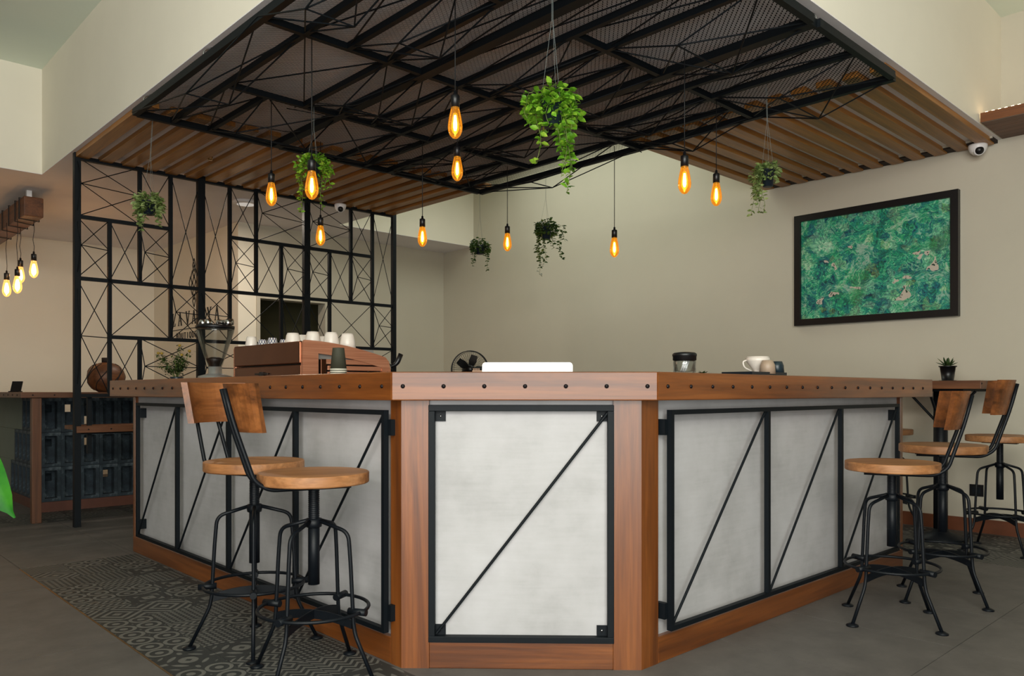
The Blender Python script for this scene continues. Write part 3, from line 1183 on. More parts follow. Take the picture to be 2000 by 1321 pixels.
# corner points on the inner side
k = math.tan(PI / 8)
I1 = Vector((XT + ID, T1.y + ID * k, 0))
I2 = Vector((T2.x + ID * k, YT + ID, 0))
centred(MB().prism([(XT, LT), (XT, T1.y), (I1.x, I1.y), (I1.x, LT)], ZT0, ZT1), 'ledge_board', 'bar_wood_y', bt, 0.004)
centred(MB().prism([(T2.x, T2.y), (RT, YT), (RT, YT + ID), (I2.x, I2.y)], ZT0, ZT1), 'ledge_board', 'bar_wood_x', bt, 0.004)
# front board, turned so the grain follows it
dT = (T2 - T1).normalized()
angT = math.atan2(dT.y, dT.x)
mT = (T1 + T2) / 2
loc = []
for p in (T1, T2, I2, I1):
    dlt = p - mT
    loc.append((dlt.x * math.cos(-angT) - dlt.y * math.sin(-angT), dlt.x * math.sin(-angT) + dlt.y * math.cos(-angT)))
me = MB().prism(loc, -(ZT1 - ZT0) / 2, (ZT1 - ZT0) / 2).mesh('ledge_board')
me.materials.append(M['bar_wood_x'])
o = bpy.data.objects.new('ledge_board', me)
COL.objects.link(o)
o.parent = bt
o.location = Vector((mT.x, mT.y, (ZT0 + ZT1) / 2)) - worldloc(bt)
o.rotation_euler = (0, 0, angT)
b = o.modifiers.new('bevel', 'BEVEL')
b.width = 0.004
b.segments = 2
nT = Vector((dT.y, -dT.x, 0))
if nT.x + nT.y > 0:
    nT = -nT
L = (T2 - T1).length
for i in range(7):
    p = T1 + dT * (0.042 + i * (L - 0.08) / 6)
    stud((p.x, p.y, 1.047), nT, 0.0085, 'bolt_steel', bt)
y = T1.y + 0.06
while y < LT - 0.03:
    stud((XT, y, 1.047), (-1, 0, 0), 0.008, 'bolt_steel', bt)
    y += 0.148
x = T2.x + 0.06
while x < RT - 0.02:
    stud((x, YT, 1.047), (0, -1, 0), 0.008, 'bolt_steel', bt)
    x += 0.15

# inner working counter, out of sight below the ledge
wc = thing('work_counter', 'dark inner work counter behind the bar ledge', 'counter', (2.2, 3.5, 0))
centred(MB().prism([(1.845, 5.35), (1.845, 2.56), (2.45, 1.93), (4.82, 1.93), (4.82, 2.5), (2.75, 2.5), (2.42, 2.85), (2.42, 5.35)], 0.80, 0.84), 'worktop', 'black_steel', wc)
centred(MB().prism([(1.845, 5.3), (1.845, 2.58), (2.46, 1.94), (4.8, 1.94), (4.8, 2.45), (2.72, 2.45), (2.38, 2.83), (2.38, 5.3)], 0.0, 0.80), 'cabinet_body', 'dark_wood_z', wc)


# ------------------------------------------------------------------ bar stools
def make_stool(label, group, back=True, seat_z=0.745):
    t = thing('bar_stool', label, 'bar stool', (0, 0, 0), 0, group)
    A = 'stool_steel'
    sz = seat_z
    MB().lathe([(0.193, sz - 0.04), (0.197, sz - 0.037), (0.1975, sz - 0.034), (0.1975, sz - 0.005), (0.197, sz - 0.002), (0.194, sz)], 44).build('seat', 'seat_wood_x', t, False)
    MB().cbox((0, 0, sz - 0.049), (0.2, 0.045, 0.008)).cbox((0, 0, sz - 0.049), (0.045, 0.2, 0.008)).build('seat_plate', A, t, False)
    # threaded column
    prof = [(0.0, 0.33), (0.021, 0.33), (0.021, 0.56)]
    z = 0.56
    while z < sz - 0.06:
        prof += [(0.0185, z), (0.021, z + 0.003), (0.0185, z + 0.006)]
        z += 0.007
    prof += [(0.019, sz - 0.05), (0.0, sz - 0.05)]
    MB().lathe(prof, 14).build('column', A, t, False)
    MB().lathe([(0.021, 0.535), (0.028, 0.538), (0.03, 0.55), (0.028, 0.568), (0.021, 0.57)], 16).build('hub', A, t, False)
    for k in range(4):
        a = PI / 4 + k * PI / 2
        c, s_ = math.cos(a), math.sin(a)
        pts = [(0.025, 0.56), (0.143, 0.526), (0.152, 0.42), (0.164, 0.2), (0.172, 0.16), (0.247, 0.006)]
        p3 = rounded([(r * c, r * s_, z) for r, z in pts], 0.032, 6)
        lg = MB().tube(p3, 0.0074, 8).build('leg', A, t, False)
        MB().lathe([(0.026, 0.0), (0.026, 0.006), (0.012, 0.012)], 12, (0.247 * c, 0.247 * s_, 0)).build('foot', A, lg, False)
    ring = [(0.196 * math.cos(2 * PI * k / 40), 0.196 * math.sin(2 * PI * k / 40), 0.245) for k in range(40)]
    MB().tube(ring, 0.0066, 8, closed=True).build('foot_ring', A, t, False)
    for k in range(4):
        a = PI / 4 + k * PI / 2
        m = Matrix.Rotation(a, 3, 'Z') @ Matrix.Rotation(PI / 2, 3, 'Y')
        MB().lathe([(0.013, 0.145), (0.013, 0.215)], 10, (0, 0, 0.245), m).build('ring_clamp', A, t, False)
    # arched flat straps crossing under the ring
    for k in range(2):
        a = PI / 4 + k * PI / 2
        mb = MB()
        N = 14
        vs, fs = [], []
        for i in range(N + 1):
            u = -1 + 2 * i / N
            r = u * 0.157
            zt = 0.215 - 0.028 * (1 - u * u) * 0 + 0.022 * (1 - u * u)
            for dz, dn in ((0, -0.003), (0, 0.003), (-0.032, 0.003), (-0.032, -0.003)):
                vs.append((r * math.cos(a) - dn * math.sin(a), r * math.sin(a) + dn * math.cos(a), zt + dz))
        for i in range(N):
            for j in range(4):
                fs.append((4 * i + j, 4 * i + (j + 1) % 4, 4 * i + 4 + (j + 1) % 4, 4 * i + 4 + j))
        fs += [(3, 2, 1, 0), (4 * N, 4 * N + 1, 4 * N + 2, 4 * N + 3)]
        mb.add(vs, fs)
        mb.build('strap', A, t, False)
    if back:
        # back stands on the +x side
        for s_ in (-1, 1):
            y = 0.062 * s_
            pts = rounded([(-0.12, y, sz - 0.05), (0.165, y, sz - 0.052), (0.215, y * 1.02, sz - 0.02), (0.281, y * 0.85, sz + 0.18), (0.311, y * 0.72, sz + 0.30)], 0.05, 6)
            MB().tube(pts, 0.008, 8).build('back_rod', A, t, False)
        # deeply curved backrest board
        N = 16
        R = 0.195
        vs, fs = [], []
        for i in range(N + 1):
            a = -0.9 + 1.8 * i / N
            for (dr, z) in ((0.0, 0.152), (0.024, 0.152), (0.024, 0.318), (0.0, 0.318)):
                tilt = (z - 0.235) * 0.25
                rr = R + dr
                sq = 1.0 - 0.1 * (1 if z < 0.2 else 0)
                vs.append((rr * math.cos(a * sq) + 0.072 + tilt, rr * math.sin(a * sq), sz + z))
        for i in range(N):
            for j in range(4):
                fs.append((4 * i + j, 4 * i + 4 + j, 4 * i + 4 + (j + 1) % 4, 4 * i + (j + 1) % 4))
        fs += [(0, 1, 2, 3), (4 * N + 3, 4 * N + 2, 4 * N + 1, 4 * N)]
        # a board with end grain up the sides: rebuild in its own axes (x across)
        b = MB().add(vs, fs)
        o = b.build('backrest', 'back_wood_y', t, False)
    return t


wood('back_wood_y', rgb(62, 34, 14), rgb(124, 72, 34), rgb(164, 102, 54), 1, 0.42, 0.8)


def stool_at(proto, label, px, t, back_dir, first=False, zrot=None):
    o = proto if first else dup(proto)
    p = at(px, 700, t)
    o.location = (p.x, p.y, 0)
    o['label'] = label
    # direction of the back as (right, away) seen from the front of the room
    bx = RX * back_dir[0] + FX * back_dir[1]
    by = RY * back_dir[0] + FY * back_dir[1]
    o.rotation_euler = (0, 0, math.atan2(by, bx))
    return o


G = 'bar stools with wooden backs'
for lab, px, t, bd, sz in (
        ('nearest wooden bar stool left of the front panel, its seat closest to the corner post', 613, 2.86, (-0.9, -0.43), 0.737),
        ('wooden bar stool behind the nearest one on the left, its curved back turned to view', 497, 3.22, (-0.88, 0.47), 0.747),
        ('wooden bar stool at the right arm of the bar, nearest on that side', 1742, 3.56, (0.94, -0.34), 0.712),
        ('second wooden bar stool on the right, in front of the black pedestal table', 1841, 3.93, (0.913, -0.407), 0.765)):
    stool_at(make_stool(lab, G, True, sz), lab, px, t, bd, True)
G2 = 'stools by the pedestal table'
p2 = make_stool('x', G2, back=False)
stool_at(p2, 'round wooden stool cut by the right edge, beside the pedestal table', 1953, 5.1, (0.7, 0.7), True)
stool_at(p2, 'farthest wooden stool by the wall, half hidden behind the bar end', 1727, 5.97, (0.9, 0.2))

# ------------------------------------------------------------------ pendant lamps
BULB = [(0.0, -0.075), (0.012, -0.071), (0.024, -0.058), (0.031, -0.04), (0.0325, -0.022), (0.030, 0.0), (0.025, 0.028), (0.0195, 0.052), (0.0175, 0.064)]


def make_lamp(parent_loc, anchor_z, glow, gl, scale=1.0, label='', group=None, cordpts=None):
    """origin at the bulb's centre"""
    t = thing('pendant_lamp', label, 'pendant lamp', parent_loc, 0, group)
    k = scale
    MB().lathe([(r * k, z * k) for r, z in BULB], 24, cap=False).build('bulb', gl, t, False)
    # glowing filament cage: a slim bundle of vertical loops
    MB().lathe([(0.0, 0.03 * k), (0.005 * k, 0.028 * k), (0.0065 * k, 0.012 * k), (0.0085 * k, -0.01 * k), (0.0085 * k, -0.026 * k), (0.005 * k, -0.038 * k), (0.0, -0.041 * k)], 12).build('filament', glow, t, False)
    MB().lathe([(0.0, 0.04 * k), (0.009 * k, 0.036 * k), (0.0145 * k, 0.012 * k), (0.0185 * k, -0.012 * k), (0.018 * k, -0.032 * k), (0.011 * k, -0.048 * k), (0.0, -0.053 * k)], 16).build('glow_shell', 'inner_glow_warm' if 'warm' in glow else 'inner_glow', t, False)  # added shell that paints a soft halo round the filament
    MB().tube([(0, 0, 0.022 * k), (0, 0, 0.064 * k)], 0.0035 * k, 6).build('stem', 'clear_glass', t, False)
    MB().lathe([(0.0, 0.062 * k), (0.0195 * k, 0.062 * k), (0.0195 * k, 0.112 * k), (0.017 * k, 0.116 * k), (0.008 * k, 0.118 * k), (0.007 * k, 0.134 * k), (0.003 * k, 0.138 * k), (0, 0.138 * k)], 18).build('socket', 'black_plastic', t, False)
    top = anchor_z - parent_loc[2]
    pts = cordpts or [(0, 0, 0.13 * k), (0, 0, top)]
    MB().tube(pts, 0.0026, 6).build('cord', 'cord_black', t, False)
    return t


G = 'amber filament bulbs hanging from the canopy'
LAMPS = [
    (889, 238, 3.45, 'largest amber filament bulb hanging high in the middle of the canopy'),
    (893, 328, 4.42, 'amber filament bulb just below the largest one, in line with it'),
    (609, 360, 3.81, 'amber filament bulb hanging in front of a leafy hanging plant'),
    (530, 378, 4.64, 'leftmost amber filament bulb of the canopy'),
    (626, 459, 5.4, 'small amber filament bulb in front of the lattice screen, left of the dome camera'),
    (825, 461, 5.4, 'amber filament bulb just right of the lattice screen'),
    (991, 472, 6.0, 'amber filament bulb between the two far hanging plants'),
    (1200, 482, 5.5, 'lowest amber filament bulb, alone against the bare back wall'),
    (1337, 350, 3.92, 'big amber filament bulb in front of the right hand slats'),
    (1399, 378, 4.63, 'rightmost amber filament bulb, before the slats near the painting'),
]
for px, py, t, lab in LAMPS:
    p = at(px, py, t)
    make_lamp(tuple(p), ZC - 0.01, 'filament_glow', 'amber_glass', 1.0, lab, G)

# ------------------------------------------------------------------ wooden beam with wrapped cords and bulbs (left)
bm = thing('hanging_beam', 'rough wooden beam hung from the ceiling, wrapped with black cord', 'beam', (1.72, 8.9, 2.55))
BX0, BX1, BY0, BY1, BZ0, BZ1 = 1.66, 1.815, 8.05, 10.3, 2.59, 2.765
centred(MB().box((BX0, BY0, BZ0), (BX1, BY1, BZ1)), 'timber', 'dark_wood_y', bm, 0.008)
centred(MB().box((1.70, 8.13, BZ1), (1.74, 8.17, ZL)), 'ceiling_bracket', 'white_plastic', bm)
centred(MB().box((1.70, 10.1, BZ1), (1.74, 10.14, ZL)), 'ceiling_bracket', 'white_plastic', bm)
for yy, sk in ((8.2, 0.04), (8.36, 0.1), (8.62, 0.06), (8.9, 0.1), (9.3, 0.08)):
    e2 = 0.006
    loop = [(BX0 - e2, yy, BZ0 - e2), (BX1 + e2, yy + sk, BZ0 - e2), (BX1 + e2, yy + sk * 0.6, BZ1 + e2), (BX0 - e2, yy, BZ1 + e2)]
    centred(MB().tube(loop, 0.0055, 6, closed=True), 'cord_wrap', 'cord_black', bm)
G = 'bright bulbs on the wooden beam'
for px, py, t, lab in ((66, 525, 7.2, 'rightmost bright bulb hanging from the wooden beam'), (40, 536, 7.55, 'smallest bright bulb of the wooden beam, half behind its neighbour'),
                       (34, 555, 7.15, 'middle bright bulb of the wooden beam, second from the left edge'), (13, 562, 7.3, 'leftmost bright bulb of the wooden beam')):
    p = at(px, py, t)
    top = BZ0 - p.z
    cp = [(0, 0, 0.14), (0.004, 0.002, 0.2), (-0.006, 0.004, top * 0.6), (0.004, 0, top * 0.8), (0, 0, top)]
    make_lamp(tuple(p), BZ0, 'filament_glow_warm', 'warm_glass', 1.15, lab, G, cp)


# ------------------------------------------------------------------ hanging plants
def leaf(mb, p, d, up, ln, wd):
    d = d.normalized()
    s_ = d.cross(up)
    if s_.length < 1e-3:
        s_ = d.cross(Vector((1, 0.3, 0)))
    s_.normalize()
    n = s_.cross(d)
    a = p
    b = p + d * ln * 0.35 + s_ * wd * 0.5 + n * wd * 0.14
    c = p + d * ln * 0.72 + s_ * wd * 0.36 + n * wd * 0.1
    e = p + d * ln - n * ln * 0.08
    f = p + d * ln * 0.72 - s_ * wd * 0.36 + n * wd * 0.1
    g = p + d * ln * 0.35 - s_ * wd * 0.5 + n * wd * 0.14
    m1 = p + d * ln * 0.5
    mb.add([a, b, c, e, f, g, m1], [(0, 1, 6), (1, 2, 6), (2, 3, 6), (3, 4, 6), (4, 5, 6), (5, 0, 6)], True)


def hang_plant(label, loc, anchor, pot_r, pot_h, vines, bushy, lf, lmat, seed, strings=3, spread=0.1, pot_mat='pot_plastic'):
    """loc = middle of the pot's base; vines = (azimuth seen as right/away, reach, drop)"""
    rnd = random.Random(seed)
    t = thing('hanging_plant', label, 'hanging plant', loc, 0, 'trailing plants hanging from the canopy')
    MB().lathe([(0.0, 0.004), (pot_r * 0.74, 0.0), (pot_r * 0.98, pot_h * 0.93), (pot_r * 1.06, pot_h * 0.93), (pot_r * 1.06, pot_h), (pot_r * 0.92, pot_h), (pot_r * 0.88, pot_h * 0.86), (0, pot_h * 0.86)], 20).build('pot', pot_mat, t, False)
    an = Vector(anchor) - Vector(loc)
    knot = Vector((an.x * 0.4, an.y * 0.4, pot_h + 0.55 * (an.z - pot_h)))
    sm = MB()
    for k in range(strings):
        a = k * 2 * PI / strings + 0.4
        rim = Vector((pot_r * math.cos(a), pot_r * math.sin(a), pot_h))
        sm.tube([rim, knot + Vector((0.003 * math.cos(a), 0.003 * math.sin(a), 0)), an + Vector((0.003 * math.cos(a), 0.003 * math.sin(a), 0))], 0.0007, 4)
    sm.build('hanger_string', 'string', t, False)
    vm, fm = MB(), MB()
    for az, reach, drop in vines:
        c = Vector((RX * math.cos(az) + FX * math.sin(az), RY * math.cos(az) + FY * math.sin(az), 0))
        pts = []
        wob = rnd.uniform(0, 6)
        n = max(8, int(drop / 0.018))
        for i in range(n + 1):
            u = i / n
            rr = pot_r * 0.6 + reach * min(1, u * 3.2) ** 0.7 + 0.008 * math.sin(u * 9 + wob)
            z = pot_h + 0.035 * math.sin(min(1, u * 5) * PI / 2) - drop * max(0, u - 0.06) ** 1.05
            side = 0.012 * math.sin(u * 7 + wob * 2)
            pts.append(c * rr + Vector((-c.y, c.x, 0)) * side + Vector((0, 0, z)))
        vm.tube(pts, 0.0014, 4)
        dens = 1.0
        for i in range(1, n + 1):
            for s_ in range(3):
                if rnd.random() > 0.95 * (1 - 0.4 * i / n):
                    continue
                ang = rnd.uniform(0, 2 * PI)
                d = Vector((math.cos(ang), math.sin(ang), rnd.uniform(-0.6, 0.35)))
                q = lf * rnd.uniform(0.65, 1.2)
                leaf(fm, pts[i], d, Vector((rnd.uniform(-1, 1), rnd.uniform(-1, 1), 0.7)), q, q * 0.58)
    for i in range(int(bushy * 1.8)):
        a = rnd.uniform(0, 2 * PI)
        sz_ = rnd.uniform(-0.75, 1)
        rh = math.sqrt(1 - sz_ * sz_)
        k_ = rnd.uniform(0.62, 1.0)
        p = Vector((spread * rh * math.cos(a) * k_, spread * rh * math.sin(a) * k_, pot_h * 0.78 + (0.085 if sz_ > 0 else 0.075) * sz_ * k_))
        d = Vector((math.cos(a) + rnd.uniform(-0.8, 0.8), math.sin(a) + rnd.uniform(-0.8, 0.8), rnd.uniform(-0.9, 0.6)))
        q = lf * rnd.uniform(0.7, 1.2)
        leaf(fm, p, d, Vector((rnd.uniform(-1, 1), rnd.uniform(-1, 1), 0.7)), q, q * 0.6)
    o = vm.build('vine', 'stem_green', t, False)
    o = fm.build('foliage', lmat, t, False)
    o['kind'] = 'stuff'
    return t


PI2 = PI / 2
p = at(1079, 248, 3.1)
hang_plant('largest bright green trailing plant hanging in the middle of the canopy', tuple(p), (p.x, p.y, ZC), 0.045, 0.1,
           [(0.1, 0.03, 0.33), (-0.4, 0.02, 0.36), (0.5, 0.035, 0.3), (-0.15, 0.045, 0.34), (0.2, 0.015, 0.31), (-0.9, 0.0, 0.22), (3.3, 0.03, 0.3), (3.0, 0.07, 0.14), (2.6, 0.08, 0.1), (3.6, 0.09, 0.13), (0, 0.07, 0.12), (0.6, 0.06, 0.1), (-0.2, 0.035, 0.42), (4.4, 0.03, 0.15), (1.6, 0.05, 0.14)],
           150, 0.034, 'leaf_bright', 11, spread=0.1)
p = at(613, 348, 4.7)
hang_plant('bushy green hanging plant directly behind a glowing bulb', tuple(p), (p.x, p.y, ZC), 0.042, 0.085,
           [(3.14, 0.06, 0.27), (3.3, 0.07, 0.16), (2.8, 0.065, 0.2), (0, 0.05, 0.2), (0.3, 0.06, 0.18), (-0.4, 0.05, 0.12), (4.5, 0.03, 0.12), (1.5, 0.05, 0.12), (3.0, 0.05, 0.34), (0.2, 0.02, 0.33)],
           190, 0.027, 'leaf_bright', 12, spread=0.105)
p = at(291, 420, 5.0)
hang_plant('grey green hanging plant before the left side of the lattice screen', tuple(p), (1.764, 5.15, ZC - 0.02), 0.045, 0.085,
           [(3.14, 0.035, 0.18), (3.3, 0.04, 0.2), (2.8, 0.03, 0.16), (3.4, 0.05, 0.13), (2.9, 0.045, 0.24), (0, 0.035, 0.13), (0.25, 0.045, 0.15), (-0.3, 0.04, 0.16), (-0.1, 0.03, 0.2), (4.7, 0.0, 0.12), (4.4, 0.01, 0.17), (1.5, 0.03, 0.1)],
           200, 0.03, 'leaf_grey', 13, spread=0.085)
p = at(1066, 468, 6.25)
hang_plant('dark hanging plant with the longest trailing vines, before the bare back wall', tuple(p), (4.49, 4.36, ZC - 0.02), 0.046, 0.1,
           [(3.14, 0.03, 0.33), (3.4, 0.04, 0.3), (2.9, 0.025, 0.26), (3.0, 0.02, 0.44), (0, 0.02, 0.16), (0.3, 0.1, 0.3), (-0.2, 0.03, 0.22), (4.5, 0.0, 0.25), (4.2, 0.01, 0.36), (1.2, 0.03, 0.15), (0.1, 0.12, 0.16)],
           150, 0.031, 'leaf_dark', 14, spread=0.085)
p = at(938, 497, 6.85)
hang_plant('small round dark hanging plant at the back corner of the canopy', tuple(p), (4.46, 5.12, ZC - 0.02), 0.042, 0.075,
           [(3.1, 0.035, 0.22), (3.3, 0.045, 0.14), (2.7, 0.03, 0.17), (0.1, 0.04, 0.15), (0, 0.03, 0.26), (0.4, 0.05, 0.1), (4.6, 0.02, 0.1), (1.5, 0.02, 0.1)],
           150, 0.03, 'leaf_dark', 15, spread=0.08)
p = at(1500, 365, 4.4)
hang_plant('pale green hanging plant with a bare black pot before the right hand slats', tuple(p), (p.x - 0.02, p.y, ZC), 0.036, 0.095,
           [(3.14, 0.05, 0.22), (3.3, 0.06, 0.18), (2.9, 0.03, 0.2), (3.5, 0.05, 0.25), (2.6, 0.045, 0.16), (3.1, 0.06, 0.3), (3.0, 0.02, 0.28), (3.6, 0.02, 0.3), (3.2, 0.045, 0.12), (0.1, 0.015, 0.07), (3.4, 0.03, 0.14)],
           90, 0.03, 'leaf_grey', 16, spread=0.06)

# ------------------------------------------------------------------ painting on the right wall
pt_ = thing('framed_painting', 'wide green jungle painting in a black frame on the right wall', 'painting', (XW - 0.015, 2.603, 2.055))
Wp, Hp = 1.276, 0.936
rot = -PI / 2


def on_wall(mb, name, mat, off):
    me = mb.mesh(name)
    me.materials.append(M[mat])
    o = bpy.data.objects.new(name, me)
    COL.objects.link(o)
    o.parent = pt_
    o.location = off
    o.rotation_euler = (0, 0, rot)
    return o


on_wall(MB().cbox((0, 0, 0), (Wp - 0.1, 0.008, Hp - 0.09)), 'canvas', 'painted_canvas', (-0.008, 0, 0))
fwid = 0.054
for lo, hi in (((-Wp / 2, -0.035, Hp / 2 - fwid), (Wp / 2, 0.015, Hp / 2)), ((-Wp / 2, -0.035, -Hp / 2), (Wp / 2, 0.015, -Hp / 2 + fwid)),
               ((-Wp / 2, -0.035, -Hp / 2 + fwid), (-Wp / 2 + fwid, 0.015, Hp / 2 - fwid)), ((Wp / 2 - fwid, -0.035, -Hp / 2 + fwid), (Wp / 2, 0.015, Hp / 2 - fwid))):
    on_wall(MB().box(lo, hi), 'frame_side', 'black_plastic', (0, 0, 0))


# ------------------------------------------------------------------ dome cameras
def dome(label, loc, look, r=0.055, wall=False):
    t = thing('security_camera', label, 'security camera', loc, 0, 'white dome cameras')
    MB().lathe([(r * 1.0, 0.0), (r * 1.0, -0.012), (r * 0.93, -0.03), (r * 0.8, -0.05), (r * 0.5, -0.066), (0, -0.07)], 24).build('housing', 'white_plastic', t, False)
    d = Vector(look).normalized()
    q = Vector((0, 0, 1)).rotation_difference(d).to_matrix()
    c = Vector((0, 0, -0.035)) + d * r * 0.42
    MB().lathe([(r * 0.62, -0.01), (r * 0.6, 0.012), (r * 0.5, 0.02)], 20, c, q).build('lens_ring', 'white_plastic', t, False)
    MB().lathe([(r * 0.5, 0.012), (r * 0.45, 0.024), (r * 0.25, 0.034), (0, 0.037)], 20, c, q).build('lens', 'black_plastic', t, False)
    return t


p = at(684, 404, 7.35)
dome('white dome camera on the top rail of the lattice screen', (p.x, YS - 0.06, 2.80), (-0.5, -0.9, -0.45), 0.056)
dome('white dome camera under the slats beside the painting', (XW - 0.1, 1.82, 2.80), (-0.85, -0.5, -0.35), 0.062)
dome('small white camera on the far wall seen through the lattice', at(300, 484, 10.3), (-0.9, -0.5, -0.3), 0.075)

# unlit ceiling disc behind the screen, given an added glow and area light
p = at(480, 372, 7.5)
cl = thing('ceiling_light', 'flat round white ceiling light behind the lattice screen', 'ceiling light', (p.x, p.y, ZL - 0.03))
MB().lathe([(0.12, 0.03), (0.12, 0.008), (0.105, 0.0)], 28).build('rim', 'white_plastic', cl, False)
MB().lathe([(0.104, 0.004), (0.06, -0.004), (0.0, -0.006)], 28).build('diffuser', 'added_disc_glow', cl, False)
ll = bpy.data.lights.new('added_disc_fill', 'AREA')  # added fill that brightens the lettered wall
ll.shape = 'DISK'
ll.size = 0.2
ll.energy = 14
ll.color = (1.0, 0.86, 0.7)
lo_ = bpy.data.objects.new('added_disc_fill', ll)
lo_.location = (0, 0, -0.012)
lo_.parent = cl
COL.objects.link(lo_)

# ------------------------------------------------------------------ lettering on the inner wall (x = 3.65 face, read from -x)
XS_ = 3.65
sg = thing('wall_lettering', 'black lettering and diamond emblem on the inner wall behind the screen', 'lettering', (XS_, 9.1, 1.6))


def wall_poly(polys, name):
    """polys in (s, z): s to the right as read, so y falls"""
    mb = MB()
    for poly in polys:
        n = len(poly)
        vs = [(XS_ - 0.006, 9.1 - s, z) for s, z in poly] + [(XS_, 9.1 - s, z) for s, z in poly]
        fs = [tuple(range(n)), tuple(range(2 * n - 1, n - 1, -1))] + [(i, n + i, n + (i + 1) % n, (i + 1) % n) for i in range(n)]
        mb.add(vs, fs)
    return centred(mb, name, 'sign_black', sg)


def stroke(x0, y0, x1, y1, w_):
    d = Vector((x1 - x0, y1 - y0)).normalized()
    n = Vector((-d.y, d.x)) * w_ / 2
    return [(x0 + n.x, y0 + n.y), (x0 - n.x, y0 - n.y), (x1 - n.x, y1 - n.y), (x1 + n.x, y1 + n.y)]


def letter(ch, s, z, w_, h_, thick, thin):
    def S(a, b, c, d, t):
        return stroke(s + a * w_, z + b * h_, s + c * w_, z + d * h_, t)
    sf = thin * 0.8
    P = []
    if ch == 'L':
        P = [S(0.25, 0, 0.25, 1, thick), S(0.05, 0.02, 0.85, 0.02, sf), S(0.05, 0.98, 0.45, 0.98, sf), S(0.85, 0.0, 0.85, 0.22, sf)]
    elif ch == 'A':
        P = [S(0.12, 0, 0.5, 1, thin), S(0.5, 1, 0.88, 0, thick), S(0.25, 0.36, 0.75, 0.36, thin * 0.8), S(0.0, 0.015, 0.26, 0.015, sf), S(0.72, 0.015, 1.0, 0.015, sf)]
    elif ch == 'V':
        P = [S(0.12, 1, 0.5, 0, thick), S(0.5, 0, 0.88, 1, thin), S(0.0, 0.985, 0.28, 0.985, sf), S(0.74, 0.985, 1.0, 0.985, sf)]
    elif ch == 'Y':
        P = [S(0.12, 1, 0.5, 0.48, thick), S(0.5, 0.48, 0.88, 1, thin), S(0.5, 0, 0.5, 0.5, thick), S(0.0, 0.985, 0.28, 0.985, sf), S(0.74, 0.985, 1.0, 0.985, sf), S(0.34, 0.015, 0.66, 0.015, sf)]
    elif ch == 'B':
        P = [S(0.15, 0, 0.15, 1, thick), S(0.15, 0.97, 0.7, 0.97, thin), S(0.15, 0.52, 0.75, 0.52, thin), S(0.15, 0.03, 0.75, 0.03, thin), S(0.75, 0.95, 0.75, 0.55, thick), S(0.82, 0.5, 0.82, 0.05, thick)]
    elif ch in 'OQ':
        pts = [(0.5 + 0.42 * math.cos(a), 0.5 + 0.5 * math.sin(a)) for a in [2 * PI * i / 12 for i in range(13)]]
        P = [S(*pts[i], *pts[i + 1], thin) for i in range(12)]
        if ch == 'Q':
            P.append(S(0.55, 0.2, 0.95, -0.08, thin))
    elif ch == 'U':
        P = [S(0.12, 1, 0.12, 0.22, thick), S(0.88, 1, 0.88, 0.22, thin), S(0.12, 0.24, 0.35, 0.02, thin), S(0.33, 0.02, 0.67, 0.02, thin), S(0.65, 0.02, 0.88, 0.24, thin)]
    elif ch == 'T':
        P = [S(0.5, 0, 0.5, 1, thick), S(0.05, 0.97, 0.95, 0.97, thin)]
    elif ch == 'I':
        P = [S(0.5, 0, 0.5, 1, thick)]
    elif ch == 'E':
        P = [S(0.18, 0, 0.18, 1, thick), S(0.18, 0.97, 0.85, 0.97, thin), S(0.18, 0.52, 0.72, 0.52, thin), S(0.18, 0.03, 0.85, 0.03, thin)]
    return P


def yS(px):   # along-wall position for a picture column
    v = ray(px, 700)
    return 9.1 - v.y * XS_ / v.x


for ch, px in (('L', 340), ('A', 352), ('V', 367), ('A', 379), ('Y', 409), ('A', 424)):
    w_ = 0.12
    s0 = yS(px) - w_ / 2
    wall_poly(letter(ch, s0, 1.826, w_, 0.157, 0.024, 0.011), 'letter')
s_a, s_b = yS(337), yS(437)
wall_poly([[(s_a, 1.772), (s_b, 1.772), (s_b, 1.78), (s_a, 1.78)]], 'underline')
s0 = yS(345)
step = (yS(386) - s0) / 8
for i, ch in enumerate('BOUTIQUE'):
    wall_poly(letter(ch, s0 + i * step, 1.664, step * 0.7, 0.072, 0.012, 0.008), 'letter')
# emblem: a lattice of long diamonds
s0 = yS(379.5)
for (i, j) in ((0, 3), (-0.5, 1.5), (0.5, 1.5), (0, 2.2), (-1, 0.8), (0, 0.8), (1, 0.8), (-0.5, 0.1), (0.5, 0.1), (0, -0.6), (0, -1.5)):
    cxs, czs = s0 + i * 0.105, 2.235 + j * 0.092
    hw_, hh_ = 0.045, 0.078
    pts = [(cxs, czs + hh_), (cxs + hw_, czs), (cxs, czs - hh_), (cxs - hw_, czs)]
    wall_poly([stroke(*pts[q], *pts[(q + 1) % 4], 0.009) for q in range(4)], 'diamond')

# ------------------------------------------------------------------ block desk at the left
dk = thing('block_desk', 'reception desk of grey blue hollow blocks on a brown plinth', 'desk', (2.2, 7.9, 0))
DX, DY = 1.69, 7.6
centred(MB().box((DX, DY, 0), (2.9, DY + 0.2, 0.085)), 'plinth', 'plinth_brown', dk)
centred(MB().box((DX, DY + 0.2, 0), (DX + 0.2, 9.6, 0.085)), 'plinth', 'plinth_brown', dk)


